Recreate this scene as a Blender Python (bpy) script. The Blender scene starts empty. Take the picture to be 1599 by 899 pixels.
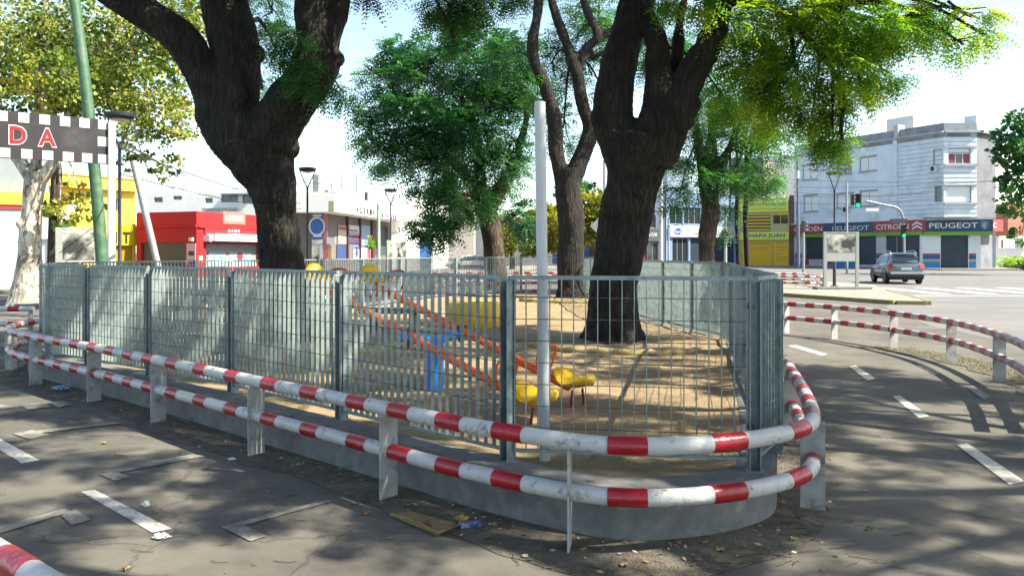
import bpy, bmesh, math, random
import numpy as np
from mathutils import Vector, Matrix, noise
scene = bpy.context.scene
COL = scene.collection
R = math.radians
# ------------------------------------------------------------------ camera, sky, sun, exposure
F, CX, HY, CH = 1250.0, 799.5, 394.0, 1.65      # focal length (photo px), centre column, horizon row, eye height
cam_d = bpy.data.cameras.new('camera'); cam = bpy.data.objects.new('camera', cam_d); COL.objects.link(cam)
cam.location = (0, 0, CH); cam.rotation_euler = (R(90), 0, 0)
cam_d.sensor_width = 36; cam_d.lens = 36 * F / 1599
cam_d.shift_y = -(449.5 - HY) / 1599
cam_d.clip_start = 0.05; cam_d.clip_end = 3000
scene.camera = cam
SUN = Vector((0.95, -0.28, 1.0)).normalized()    # towards the sun
world = bpy.data.worlds.new('World'); scene.world = world; world.use_nodes = True
wn = world.node_tree; bg = wn.nodes['Background']
sky = wn.nodes.new('ShaderNodeTexSky'); sky.sky_type = 'NISHITA'; sky.sun_disc = False
sky.sun_elevation = math.asin(SUN.z); sky.sun_rotation = math.atan2(SUN.x, SUN.y)
sky.air_density = 1.0; sky.dust_density = 1.6; sky.ozone_density = 1.0
bg.inputs[1].default_value = 0.096
wg = wn.nodes.new('ShaderNodeTexCoord'); wx = wn.nodes.new('ShaderNodeSeparateXYZ'); wn.links.new(wg.outputs['Generated'], wx.inputs[0])
wr = wn.nodes.new('ShaderNodeMapRange'); wr.inputs[1].default_value = 0; wr.inputs[2].default_value = 1; wr.inputs[3].default_value = 1; wr.inputs[4].default_value = 0; wn.links.new(wx.outputs['Z'], wr.inputs[0])
wp = wn.nodes.new('ShaderNodeMath'); wp.operation = 'POWER'; wp.inputs[1].default_value = 4.6; wn.links.new(wr.outputs[0], wp.inputs[0])
wv = wn.nodes.new('ShaderNodeVectorMath'); wv.operation = 'SCALE'; wv.inputs[0].default_value = (3.0, 4.0, 3.7); wn.links.new(wp.outputs[0], wv.inputs['Scale'])   # pale summer haze, thickest at the horizon
wa = wn.nodes.new('ShaderNodeVectorMath'); wa.operation = 'ADD'; wn.links.new(sky.outputs[0], wa.inputs[0]); wn.links.new(wv.outputs[0], wa.inputs[1]); wn.links.new(wa.outputs[0], bg.inputs[0])
sl = bpy.data.lights.new('sun', 'SUN'); sl.energy = 5.0; sl.angle = R(0.55); sl.color = (1, 0.92, 0.76)
so = bpy.data.objects.new('sun', sl); COL.objects.link(so)
so.rotation_euler = (-SUN).to_track_quat('-Z', 'Y').to_euler(); so.location = (20, -10, 30)
scene.view_settings.view_transform = 'Standard'; scene.view_settings.look = 'None'
scene.view_settings.gamma = 1; scene.view_settings.exposure = 1.6
scene.cycles.max_bounces = 8; scene.cycles.transparent_max_bounces = 8
scene.cycles.diffuse_bounces = 4; scene.cycles.transmission_bounces = 4
scene.cycles.use_denoising = True

# ------------------------------------------------------------------ helpers
def P(px, py, d): return Vector(((px - CX) / F * d, d, CH + (HY - py) / F * d))
def G(px, py, z=0.0):
    d = (CH - z) * F / (py - HY); return Vector(((px - CX) / F * d, d, z))
ALB = .66   # overall level of the painted and mineral surfaces
WL = {}      # world location of parents (built unrotated)
def mat(name, color, rough=0.7, metal=0.0, var=0.0, vscale=8.0, bump=0.0, bscale=60.0, emit=None, spec=None, detail=4, color2=None, c2scale=2.0, c2lo=.45, c2hi=.65, coat=0.0):
    color = tuple(x * ALB for x in color); color2 = tuple(x * ALB for x in color2) if color2 else None
    m = bpy.data.materials.new(name); m.use_nodes = True
    nt = m.node_tree; b = nt.nodes['Principled BSDF']
    b.inputs['Roughness'].default_value = rough; b.inputs['Metallic'].default_value = metal
    if spec is not None: b.inputs['Specular IOR Level'].default_value = spec
    if coat: b.inputs['Coat Weight'].default_value = coat
    c = (*color, 1); b.inputs['Base Color'].default_value = c
    tc = nt.nodes.new('ShaderNodeNewGeometry'); out = None
    if var or color2:
        n = nt.nodes.new('ShaderNodeTexNoise'); n.inputs['Scale'].default_value = vscale; n.inputs['Detail'].default_value = detail
        n.inputs['Roughness'].default_value = .65
        nt.links.new(tc.outputs['Position'], n.inputs['Vector'])
        r = nt.nodes.new('ShaderNodeMapRange'); r.inputs[1].default_value = .3; r.inputs[2].default_value = .7
        r.inputs[3].default_value = 1 - var; r.inputs[4].default_value = 1 + var
        nt.links.new(n.outputs[0], r.inputs[0])
        mx = nt.nodes.new('ShaderNodeVectorMath'); mx.operation = 'SCALE'; mx.inputs[0].default_value = color
        nt.links.new(r.outputs[0], mx.inputs['Scale']); out = mx.outputs[0]
        if color2:
            n2 = nt.nodes.new('ShaderNodeTexNoise'); n2.inputs['Scale'].default_value = c2scale; n2.inputs['Detail'].default_value = 7
            n2.inputs['Roughness'].default_value = .7
            nt.links.new(tc.outputs['Position'], n2.inputs['Vector'])
            r2 = nt.nodes.new('ShaderNodeMapRange'); r2.inputs[1].default_value = c2lo; r2.inputs[2].default_value = c2hi
            nt.links.new(n2.outputs[0], r2.inputs[0])
            mm = nt.nodes.new('ShaderNodeMix'); mm.data_type = 'RGBA'
            nt.links.new(r2.outputs[0], mm.inputs['Factor']); nt.links.new(out, mm.inputs[6]); mm.inputs[7].default_value = (*color2, 1)
            out = mm.outputs[2]
        nt.links.new(out, b.inputs['Base Color'])
    if bump:
        n = nt.nodes.new('ShaderNodeTexNoise'); n.inputs['Scale'].default_value = bscale; n.inputs['Detail'].default_value = 5
        nt.links.new(tc.outputs['Position'], n.inputs['Vector'])
        bp = nt.nodes.new('ShaderNodeBump'); bp.inputs['Strength'].default_value = bump; bp.inputs['Distance'].default_value = .02
        nt.links.new(n.outputs[0], bp.inputs['Height']); nt.links.new(bp.outputs[0], b.inputs['Normal'])
    if emit:
        b.inputs['Emission Color'].default_value = (*emit[0], 1); b.inputs['Emission Strength'].default_value = emit[1]
    return m

class MB:
    def __init__(s): s.v = []; s.f = []; s.m = []; s.mi = 0
    def add(s, vs, fs, mi=None):
        o = len(s.v); s.v += [tuple(v) for v in vs]; s.f += [tuple(i + o for i in f) for f in fs]
        s.m += [s.mi if mi is None else mi] * len(fs); return s
    def obox(s, o, ex, ey, ez, mi=None):
        o, ex, ey, ez = map(Vector, (o, ex, ey, ez))
        v = [o, o + ex, o + ex + ey, o + ey, o + ez, o + ex + ez, o + ex + ey + ez, o + ey + ez]
        f = [(0, 3, 2, 1), (4, 5, 6, 7), (0, 1, 5, 4), (1, 2, 6, 5), (2, 3, 7, 6), (3, 0, 4, 7)]
        if ex.cross(ey).dot(ez) < 0: f = [q[::-1] for q in f]
        return s.add(v, f, mi)
    def box(s, x0, x1, y0, y1, z0, z1, mi=None):
        return s.obox((x0, y0, z0), (x1 - x0, 0, 0), (0, y1 - y0, 0), (0, 0, z1 - z0), mi)
    def tube(s, pts, rad, n=8, cap=True, mi=None, closed=False, twist=0.0):
        pts = [Vector(p) for p in pts]; k = len(pts)
        if not hasattr(rad, '__len__'): rad = [rad] * k
        T = []
        for i in range(k):
            if closed: t = pts[(i + 1) % k] - pts[i - 1]
            else: t = pts[min(i + 1, k - 1)] - pts[max(i - 1, 0)]
            T.append(t.normalized() if t.length > 1e-9 else Vector((0, 0, 1)))
        up = Vector((0, 0, 1)) if abs(T[0].z) < .9 else Vector((1, 0, 0))
        N = (up - T[0] * up.dot(T[0])).normalized(); vs = []
        for i in range(k):
            N = (N - T[i] * N.dot(T[i])).normalized(); Bv = T[i].cross(N)
            for j in range(n):
                a = 2 * math.pi * j / n + twist
                vs.append(pts[i] + (N * math.cos(a) + Bv * math.sin(a)) * rad[i])
        fs = []
        for i in range(k if closed else k - 1):
            a = i * n; b = ((i + 1) % k) * n
            for j in range(n): fs.append((a + j, a + (j + 1) % n, b + (j + 1) % n, b + j))
        if cap and not closed: fs += [tuple(range(n))[::-1], tuple(range((k - 1) * n, k * n))]
        return s.add(vs, fs, mi)
    def lathe(s, prof, c=(0, 0, 0), n=24, mi=None, cap=True):
        c = Vector(c); vs = []; fs = []
        for r, z in prof:
            for j in range(n):
                a = 2 * math.pi * j / n; vs.append(c + Vector((r * math.cos(a), r * math.sin(a), z)))
        for i in range(len(prof) - 1):
            for j in range(n): fs.append((i * n + j, i * n + (j + 1) % n, (i + 1) * n + (j + 1) % n, (i + 1) * n + j))
        if cap: fs += [tuple(range(n))[::-1], tuple(range((len(prof) - 1) * n, len(prof) * n))]
        return s.add(vs, fs, mi)
    def prism(s, poly, z0, z1, mi=None):
        k = len(poly); ar = sum(poly[i][0] * poly[(i + 1) % k][1] - poly[(i + 1) % k][0] * poly[i][1] for i in range(k))
        if ar < 0: poly = poly[::-1]
        vs = [(x, y, z0) for x, y in poly] + [(x, y, z1) for x, y in poly]
        fs = [tuple(range(k))[::-1], tuple(range(k, 2 * k))] + [(i, (i + 1) % k, (i + 1) % k + k, i + k) for i in range(k)]
        return s.add(vs, fs, mi)
    def build(s, name, mats, parent=None, smooth=False, bevel=0.0, kind=None, center=True):
        return mk(name, s.v, s.f, mats, parent, smooth, bevel, kind, s.m, center)
def mk(name, v, f, mats, parent=None, smooth=False, bevel=0.0, kind=None, mi=None, center=True):
    a = np.array(v, dtype=np.float64).reshape(-1, 3)
    if center and len(a):
        c = Vector(((a[:, 0].min() + a[:, 0].max()) / 2, (a[:, 1].min() + a[:, 1].max()) / 2, a[:, 2].min()))
    else: c = Vector((0, 0, 0)) if parent is None else WL.get(parent.name, Vector((0, 0, 0)))
    me = bpy.data.meshes.new(name); me.from_pydata([tuple(x) for x in (a - np.array(c))], [], f)
    if not isinstance(mats, (list, tuple)): mats = [mats]
    for m in mats: me.materials.append(m)
    if mi is not None and len(mats) > 1: me.polygons.foreach_set('material_index', mi)
    if smooth:
        me.polygons.foreach_set('use_smooth', [True] * len(me.polygons))
        try: me.set_sharp_from_angle(angle=R(40))
        except Exception: pass
    me.update()
    return link(name, me, c, parent, bevel, kind)
def link(name, me, c, parent=None, bevel=0.0, kind=None, rotz=0.0):
    o = bpy.data.objects.new(name, me); COL.objects.link(o)
    pl = WL.get(parent.name, Vector((0, 0, 0))) if parent else Vector((0, 0, 0))
    o.parent = parent; o.location = Vector(c) - pl; o.rotation_euler.z = rotz; WL[o.name] = Vector(c)
    if kind: o['kind'] = kind
    if bevel:
        b = o.modifiers.new('bevel', 'BEVEL'); b.width = bevel; b.segments = 2; b.limit_method = 'ANGLE'; b.angle_limit = R(50)
    return o
def tag(o, label, cat, group=None):
    o['label'] = label; o['category'] = cat
    if group: o['group'] = group
    return o
def thing(name, label, cat, loc=(0, 0, 0), group=None):
    o = bpy.data.objects.new(name, None); COL.objects.link(o); o.location = loc; o.empty_display_size = .2
    WL[o.name] = Vector(loc); return tag(o, label, cat, group)
def dup(root, loc, rotz=0.0, label=None, scale=1.0):
    def cp(o, par):
        c = o.copy(); COL.objects.link(c); c.parent = par
        for ch in o.children: cp(ch, c)
        return c
    r = cp(root, None); r.location = loc; r.rotation_euler = (0, 0, rotz); r.scale = (scale,) * 3
    if label: r['label'] = label
    return r
def npmesh(name, v, nper, mats, tint=None, parent=None, loc=(0, 0, 0), kind=None, smooth=False):
    """v: (N*nper,3) world verts, polygons of nper consecutive verts"""
    n = len(v) // nper; me = bpy.data.meshes.new(name)
    v = v - np.array(loc)[None]
    me.vertices.add(len(v)); me.vertices.foreach_set('co', v.astype(np.float32).ravel())
    me.loops.add(n * nper); me.loops.foreach_set('vertex_index', np.arange(n * nper, dtype=np.int32))
    me.polygons.add(n); me.polygons.foreach_set('loop_start', np.arange(0, n * nper, nper, dtype=np.int32))
    me.materials.append(mats)
    if tint is not None:
        at = me.attributes.new('tint', 'FLOAT', 'POINT'); at.data.foreach_set('value', np.repeat(tint, nper).astype(np.float32))
    me.update(calc_edges=True)
    return link(name, me, loc, parent, kind=kind)
def catmull(pts, sub=8, closed=True):
    pts = [Vector(p) for p in pts]; n = len(pts); out = []
    for i in range(n if closed else n - 1):
        g = (lambda j: pts[j % n]) if closed else (lambda j: pts[max(0, min(n - 1, j))])
        p0, p1, p2, p3 = g(i - 1), g(i), g(i + 1), g(i + 2)
        for k in range(sub):
            t = k / sub
            out.append(.5 * ((2 * p1) + (p2 - p0) * t + (2 * p0 - 5 * p1 + 4 * p2 - p3) * t * t + (3 * p1 - p0 - 3 * p2 + p3) * t ** 3))
    if not closed: out.append(pts[-1].copy())
    return out
class Path:
    def __init__(s, pts, closed):
        s.p = list(pts); s.closed = closed; q = s.p + ([s.p[0]] if closed else []); s.q = q
        s.s = [0.0]
        for a, b in zip(q, q[1:]): s.s.append(s.s[-1] + (b - a).length)
        s.L = s.s[-1]
    def at(s, u):
        u = u % s.L if s.closed else max(0, min(s.L, u))
        import bisect
        i = max(0, min(len(s.q) - 2, bisect.bisect_right(s.s, u) - 1))
        t = (u - s.s[i]) / max(1e-9, s.s[i + 1] - s.s[i]); return s.q[i].lerp(s.q[i + 1], t)
    def dir(s, u): d = s.at(u + .04) - s.at(u - .04); return d.normalized() if d.length > 1e-9 else Vector((1, 0))
    def near(s, p): return min(range(int(s.L / .02)), key=lambda k: (s.at(k * .02) - Vector(p)).length_squared) * .02
    def at_px(s, px, z=0.6):
        """arc length (front side) where the path is seen at photo column px"""
        best = None
        for k in range(int(s.L / .02)):
            p = s.at(k * .02); x = CX + F * p.x / p.y
            sc = abs(x - px) + p.y * .8
            if best is None or sc < best[0]: best = (sc, k * .02)
        return best[1]
def offset(pts, d):
    """closed 2D polygon (ccw or cw) moved inwards by d"""
    n = len(pts); ar = sum(pts[i].x * pts[(i + 1) % n].y - pts[(i + 1) % n].x * pts[i].y for i in range(n)); sg = 1 if ar > 0 else -1
    out = []
    for i in range(n):
        t = (pts[(i + 1) % n] - pts[i - 1]).normalized(); out.append(pts[i] + Vector((-t.y, t.x)) * d * sg)
    return out
FONT = {}
def text(name, s, o, ux, up, w, h, m, parent=None, depth=.01, font=None, bold=0.0):
    """flat lettering: lower-left corner o, reading along ux, scaled to w x h"""
    cu = bpy.data.curves.new('lettering', 'FONT'); cu.body = s; cu.size = 1; cu.resolution_u = 3; cu.offset = bold
    t = bpy.data.objects.new('t', cu); COL.objects.link(t); dg = bpy.context.evaluated_depsgraph_get(); dg.update()
    me = bpy.data.meshes.new_from_object(t.evaluated_get(dg)); bpy.data.objects.remove(t)
    a = np.empty(len(me.vertices) * 3); me.vertices.foreach_get('co', a); a = a.reshape(-1, 3)
    mn, mx = a.min(0), a.max(0); sc = (w / (mx[0] - mn[0]), h / (mx[1] - mn[1]))
    ux = Vector(ux).normalized(); up = Vector(up).normalized(); n = ux.cross(up)
    v = [Vector(o) + ux * (p[0] - mn[0]) * sc[0] + up * (p[1] - mn[1]) * sc[1] + n * .004 for p in a]
    f = [tuple(p.vertices) for p in me.polygons]; bpy.data.meshes.remove(me)
    return mk(name, v, f, m, parent)

# ------------------------------------------------------------------ materials
M = {}
def asphalt():
    m = mat('asphalt', (.125, .118, .10), 0.93, var=.3, vscale=1.7, bump=.35, bscale=160, color2=(.195, .182, .15), c2scale=.55, c2lo=.42, c2hi=.62, detail=8)
    nt = m.node_tree; b = nt.nodes['Principled BSDF']; src = b.inputs['Base Color'].links[0].from_socket
    g = nt.nodes.new('ShaderNodeNewGeometry')
    v = nt.nodes.new('ShaderNodeTexNoise'); v.inputs['Scale'].default_value = 220; v.inputs['Detail'].default_value = 2
    nt.links.new(g.outputs['Position'], v.inputs['Vector'])
    r = nt.nodes.new('ShaderNodeMapRange'); r.inputs[1].default_value = .3; r.inputs[2].default_value = .7; r.inputs[3].default_value = .58; r.inputs[4].default_value = 1.42
    nt.links.new(v.outputs[0], r.inputs[0])
    w = nt.nodes.new('ShaderNodeTexVoronoi'); w.feature = 'DISTANCE_TO_EDGE'; w.inputs['Scale'].default_value = .33
    wn_ = nt.nodes.new('ShaderNodeTexNoise'); wn_.inputs['Scale'].default_value = 2.2; wn_.inputs['Detail'].default_value = 6
    nt.links.new(g.outputs['Position'], wn_.inputs['Vector'])
    ad = nt.nodes.new('ShaderNodeMixRGB'); ad.blend_type = 'ADD'; ad.inputs[0].default_value = .55
    nt.links.new(g.outputs['Position'], ad.inputs[1]); nt.links.new(wn_.outputs['Color'], ad.inputs[2]); nt.links.new(ad.outputs[0], w.inputs['Vector'])
    cr = nt.nodes.new('ShaderNodeMapRange'); cr.inputs[1].default_value = .0; cr.inputs[2].default_value = .006; cr.inputs[3].default_value = .6; cr.inputs[4].default_value = 1
    nt.links.new(w.outputs[0], cr.inputs[0])
    mu = nt.nodes.new('ShaderNodeMath'); mu.operation = 'MULTIPLY'; nt.links.new(r.outputs[0], mu.inputs[0]); nt.links.new(cr.outputs[0], mu.inputs[1])
    sc = nt.nodes.new('ShaderNodeVectorMath'); sc.operation = 'SCALE'; nt.links.new(src, sc.inputs[0]); nt.links.new(mu.outputs[0], sc.inputs['Scale'])
    nt.links.new(sc.outputs[0], b.inputs['Base Color']); return m
M['asphalt'] = asphalt()
M['avenue'] = mat('avenue_surface', (.19, .19, .185), .9, var=.12, vscale=.6, bump=.2, bscale=90, color2=(.25, .245, .23), c2scale=.25)
M['dirt'] = mat('dirt', (.12, .105, .075), .97, var=.45, vscale=14, bump=.9, bscale=70, color2=(.19, .17, .13), c2scale=4, c2lo=.48, c2hi=.6)
M['sand'] = mat('sand', (.39, .285, .15), .97, var=.22, vscale=3, bump=.9, bscale=26, color2=(.24, .18, .10), c2scale=1.6, c2lo=.5, c2hi=.68)
M['concrete'] = mat('concrete', (.24, .245, .24), .9, var=.25, vscale=9, bump=.35, bscale=60, color2=(.16, .16, .155), c2scale=2.4, c2lo=.5, c2hi=.66)
M['pave'] = mat('paving', (.36, .34, .28), .9, var=.14, vscale=3, bump=.2, bscale=40, color2=(.28, .26, .21), c2scale=1.2)
M['white_mark'] = mat('road_marking_paint', (.80, .78, .68), .85, var=.2, vscale=30, color2=(.20, .19, .165), c2scale=9, c2lo=.50, c2hi=.68)
M['faint_mark'] = mat('worn_marking_paint', (.40, .39, .33), .88, var=.25, vscale=30, color2=(.20, .19, .16), c2scale=8, c2lo=.38, c2hi=.60)
M['zebra'] = mat('zebra_paint', (.72, .72, .70), .8, var=.1, vscale=8)
M['yellow_paint'] = mat('yellow_paint', (.46, .37, .09), .7, var=.25, vscale=12, color2=(.27, .25, .18), c2scale=4, c2lo=.36, c2hi=.7)
M['rail_white'] = mat('rail_white_paint', (.68, .70, .68), .5, var=.08, vscale=14, bump=.15, bscale=90, color2=(.20, .18, .15), c2scale=12, c2lo=.55, c2hi=.69)
M['post_paint'] = mat('weathered_post_paint', (.50, .52, .50), .65, var=.15, vscale=9, bump=.15, bscale=60, color2=(.24, .23, .20), c2scale=8, c2lo=.50, c2hi=.68)
M['rail_red'] = mat('rail_red_band', (.50, .010, .022), .28, var=.25, vscale=6, bump=.2, bscale=40, spec=.6)
M['galv'] = mat('galvanised_steel', (.32, .40, .41), .5, .35, var=.18, vscale=22, bump=.08, bscale=80, color2=(.14, .18, .19), c2scale=7, c2lo=.5, c2hi=.7)
M['rod'] = mat('grating_rod', (.08, .105, .11), .6, .2)
M['galv_bar'] = mat('galvanised_bar', (.34, .43, .42), .45, .3, var=.2, vscale=16, color2=(.18, .24, .24), c2scale=6, c2lo=.5, c2hi=.7)
M['pole_white'] = mat('pole_white_paint', (.72, .74, .75), .45, var=.06, vscale=10, color2=(.45, .45, .43), c2scale=9, c2lo=.64, c2hi=.74)
M['blue'] = mat('blue_paint', (.01, .30, .95), .4, var=.1)
M['orange'] = mat('orange_red_paint', (1.2, .17, .012), .35, var=.12, vscale=9, color2=(.35, .04, .02), c2scale=12, c2lo=.6, c2hi=.7)
M['dark_red'] = mat('dark_red_paint', (.33, .02, .02), .4, var=.1)
M['seat_yellow'] = mat('yellow_plastic', (1.1, .66, .01), .42, var=.08, vscale=9, color2=(.5, .36, .05), c2scale=14, c2lo=.6, c2hi=.75)
M['black'] = mat('black_paint', (.018, .019, .022), .5, var=.1)
M['lampblack'] = mat('lamp_post_paint', (.03, .035, .05), .5, var=.1)
M['green_pole'] = mat('green_weathered_paint', (.05, .15, .07), .6, var=.25, vscale=5, color2=(.17, .22, .14), c2scale=2.5, c2lo=.5, c2hi=.7)
M['grey_pole'] = mat('grey_pole_paint', (.42, .45, .46), .5, .2, var=.12)
M['rubber'] = mat('tyre_rubber', (.02, .02, .022), .8)
M['glass'] = mat('window_glass', (.03, .04, .05), .08, spec=.8)
M['chrome'] = mat('silver_plastic', (.5, .51, .52), .35, .5)
# ------------------------------------------------------------------ ground
def sheet(name, poly, z, m, kind='structure', step=None, **k):
    return mk(name, [(x, y, z) for x, y in poly], [tuple(range(len(poly)))] if sum(poly[i][0] * poly[(i + 1) % len(poly)][1] - poly[(i + 1) % len(poly)][0] * poly[i][1] for i in range(len(poly))) > 0 else [tuple(range(len(poly)))[::-1]], m, kind=kind, **k)
sheet('ground', [(-700, -60), (700, -60), (700, 1400), (-700, 1400)], 0.0, M['asphalt'])
sheet('avenue', [(7.6, 4), (30, -30), (80, -30), (70, 60), (48.5, 75.5), (41, 75.5), (34, 90), (20, 89.6), (-30, 88), (-14, 46), (5, 44), (13, 42), (13.6, 28.5), (11.2, 24), (9.4, 18), (8.7, 11)], .004, M['avenue'])
# pavements with a kerb step
def slab(name, poly, z0, z1, m, **k): b = MB(); b.prism(poly, z0, z1); return b.build(name, m, kind='structure', bevel=.02, **k)
slab('pavement', [(24, 88.5), (31.8, 89.2), (39.6, 73.9), (46.3, 73.6), (49.5, 77), (62, 100), (50, 110), (30, 100), (24, 100)], -.05, .13, M['pave'])
slab('pavement', [(-60, 33), (-19.5, 31.5), (-14.6, 23.6), (-11.2, 23.8), (-12.5, 30), (-15, 40), (-14, 48), (-60, 60)], -.05, .13, M['pave'])
slab('pavement', [(-17, 53), (-13.6, 43), (-11, 43.5), (-4, 56), (2, 78), (24, 88), (24, 95), (-30, 95)], -.05, .13, M['pave'])
plaza_poly = [(5.2, 33), (8.6, 31.8), (10.2, 30.2), (11.45, 27.2), (12.2, 25.4), (13.0, 25.1), (13.45, 26.4), (15.2, 32.5), (17.2, 38), (16.5, 46), (14.5, 58), (7, 62), (3.5, 50)]
pl = slab('plaza_pavement', plaza_poly, -.05, .12, M['pave'])
kb = MB(); q = [Vector(p) for p in plaza_poly[:8]]
for a, b in zip(q, q[1:]):
    t = (b - a).normalized(); n = Vector((t.y, -t.x))
    kb.obox((a.x + n.x * .004, a.y + n.y * .004, 0), ((b - a).x, (b - a).y, 0), (n.x * .14, n.y * .14, 0), (0, 0, .135))
kb.build('yellow_kerb', M['yellow_paint'], kind='structure', bevel=.015)
hb = MB()
for a, b in (((-19.5, 31.5), (-14.6, 23.6)), ((-14.6, 23.6), (-11.2, 23.8)), ((-30, 32.0), (-19.5, 31.5)), ((31.8, 89.2), (39.6, 73.9)), ((39.6, 73.9), (46.3, 73.6)), ((46.3, 73.6), (49.5, 77))):
    a, b = Vector(a), Vector(b); t = (b - a).normalized(); n = Vector((t.y, -t.x))
    hb.obox((a.x + n.x * .004, a.y + n.y * .004, 0), ((b - a).x, (b - a).y, 0), (n.x * .15, n.y * .15, 0), (0, 0, .137))
hb.build('kerb', M['concrete'], kind='structure', bevel=.015)
# zebra crossing and stop line
zb = [((1245 + k * 63.5) , 0) for k in range(8)]
for k in range(9):
    a = 9.6 + 0.0; x0 = 12.9 + k * 1.9
    p = [(x0 + 1.45, 35.9), (x0 + 2.15, 35.9), (x0 + 1.05 + .3, 31.3), (x0 + .35, 31.3)]
    p = [(x0 + 2.0, 37.4), (x0 + 2.75, 37.4), (x0 + 2.6, 31.6), (x0 + 1.85, 31.6)]
    sheet('zebra_stripe', p, .008, M['zebra'])
sheet('stop_line', [(15.2, 30.2), (34, 29.5), (34, 29.85), (15.3, 30.55)], .008, M['zebra'])
def mark(pxs, m, name='lane_marking', z=.0045):
    return sheet(name, [tuple(G(*p))[:2] for p in pxs], z, m)
wm, fm = M['white_mark'], M['faint_mark']
mk_n = 0
for q_, m_ in (
    ([(126, 768), (148, 765), (268, 826), (238, 832)], wm),
    ([(-30, 684), (-4, 683), (62, 719), (34, 724)], wm),
    ([(1326, 572), (1336, 570.5), (1367, 591), (1354, 594)], wm),
    ([(1394, 619), (1405, 617.5), (1451, 650), (1435, 653)], wm),
    ([(1494, 695), (1511, 692.5), (1600, 752), (1576, 757)], wm),
    ([(1230, 540), (1243, 539), (1292, 553), (1283, 555.5)], wm),
    ([(1432, 571), (1444, 570), (1470, 583), (1459, 585.5)], fm),
    ([(1508, 604), (1521, 603), (1549, 621), (1535, 624)], fm),
    ([(346, 824), (372, 816), (416, 838), (391, 846)], fm), ([(372, 816), (374, 823), (520, 783), (506, 782)], fm),
    ([(155, 741), (178, 736), (204, 745), (180, 752)], fm), ([(160, 737), (177, 740), (320, 713), (300, 710)], fm),
    ([(96, 806), (118, 796), (142, 812), (112, 822)], fm), ([(-10, 826), (0, 834), (112, 800), (100, 795)], fm),
    ([(20, 678), (50, 672), (76, 680), (46, 687)], fm), ([(24, 677), (36, 680), (190, 662), (180, 659)], fm),
    ([(30, 634), (62, 630), (80, 636), (46, 641)], fm), ([(75, 630), (98, 627), (114, 633), (90, 637)], fm),
    ([(-20, 634), (0, 632), (28, 636), (4, 640)], fm), ([(60, 552), (66, 550), (30, 575), (18, 577)], fm),
):
    mark(q_, m_, z=.0045 + .0003 * mk_n); mk_n += 1
# ------------------------------------------------------------------ island outlines
RP = [(.32, 4.454), (-.27, 4.87), (-.83, 5.38), (-1.45, 5.95), (-2.09, 6.53), (-2.77, 7.17), (-3.44, 7.78), (-4.62, 8.85), (-5.92, 9.95), (-6.75, 10.75), (-7.2, 11.7), (-7.25, 12.9),
      (-6.9, 14.1), (-6.2, 15.2), (-5.4, 16.3), (-4.75, 17.6), (-4.05, 19.5), (-3.45, 21.4), (-2.8, 23.6), (-2.1, 25.2), (-1.1, 26.6), (.2, 27.6), (1.8, 27.9), (2.75, 26.4), (2.9, 24.2),
      (2.9, 22.4), (2.93, 20.4), (2.98, 18.4), (3.05, 16.7), (3.3, 15.1), (3.55, 13.8), (3.75, 12.5), (3.45, 11), (3.1, 9.6), (2.75, 8.2), (2.44, 6.95), (2.19, 6.0), (1.97, 5.25), (1.78, 4.84), (1.45, 4.56), (1.09, 4.40), (.70, 4.34)]
rail = Path(catmull(RP, 6), True)
base = [rail.at(i * rail.L / 420) for i in range(420)]
k_out = offset(base, .22); k_in = offset(base, .46)
n = len(base); prof = [(.22, -.05), (.22, .275), (.245, .30), (.445, .302), (.46, .29), (.46, .05)]
rings = [offset(base, d) for d, z in prof]; v = []; f = []
for (d, z), rg in zip(prof, rings): v += [(p.x, p.y, z) for p in rg]
for i in range(len(prof) - 1):
    for j in range(n):
        a, b = i * n + j, i * n + (j + 1) % n; f.append((a, a + n, b + n, b))
kw = mk('kerb_wall', v, f, M['concrete'], smooth=True, center=False)
tag(kw, 'low grey concrete wall curving round the fenced sand playground', 'low wall')
ctr = sum(k_in, Vector((0, 0))) / n
v = [(ctr.x, ctr.y, .265)]; f = []; NR = 90
for r in range(1, NR + 1):
    t = (r / NR) ** .8
    for j in range(n):
        p = ctr.lerp(k_in[j], t); z = .268 + .02 * max(0, (t - .965) / .035) + .022 * noise.noise(Vector((p.x * 1.3, p.y * 1.3, 0))) + .014 * noise.noise(Vector((p.x * 6, p.y * 6, 3)))
        v.append((p.x, p.y, z))
for j in range(n): f.append((0, 1 + j, 1 + (j + 1) % n))
for r in range(NR - 1):
    for j in range(n):
        a = 1 + r * n + j; b = 1 + r * n + (j + 1) % n; f.append((a, a + n, b + n, b))
mk('sand', v, f, M['sand'], kind='structure', smooth=True, center=False)
# strip of dirt round the wall
v = []; f = []
for j in range(n):
    w = .34 + .16 * noise.noise(Vector((base[j].x * .9, base[j].y * .9, 5))) + .06 * noise.noise(Vector((base[j].x * 5, base[j].y * 5, 5)))
    v.append(None); rg = (base[j], w)
o1 = offset(base, .23)
outr = []
for j in range(n):
    t = (base[(j + 1) % n] - base[j - 1]).normalized(); sg = (o1[j] - base[j]).normalized()
    w = .20 + .2 * noise.noise(Vector((base[j].x * .8, base[j].y * .8, 5))) + .07 * noise.noise(Vector((base[j].x * 4, base[j].y * 4, 5)))
    outr.append(base[j] - sg * w)
v = [(p.x, p.y, .012) for p in o1] + [(p.x, p.y, .004) for p in outr]
f = [(j, j + n, (j + 1) % n + n, (j + 1) % n) for j in range(n)]
mk('dirt_strip', v, f, M['dirt'], kind='structure', center=False)

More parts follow.
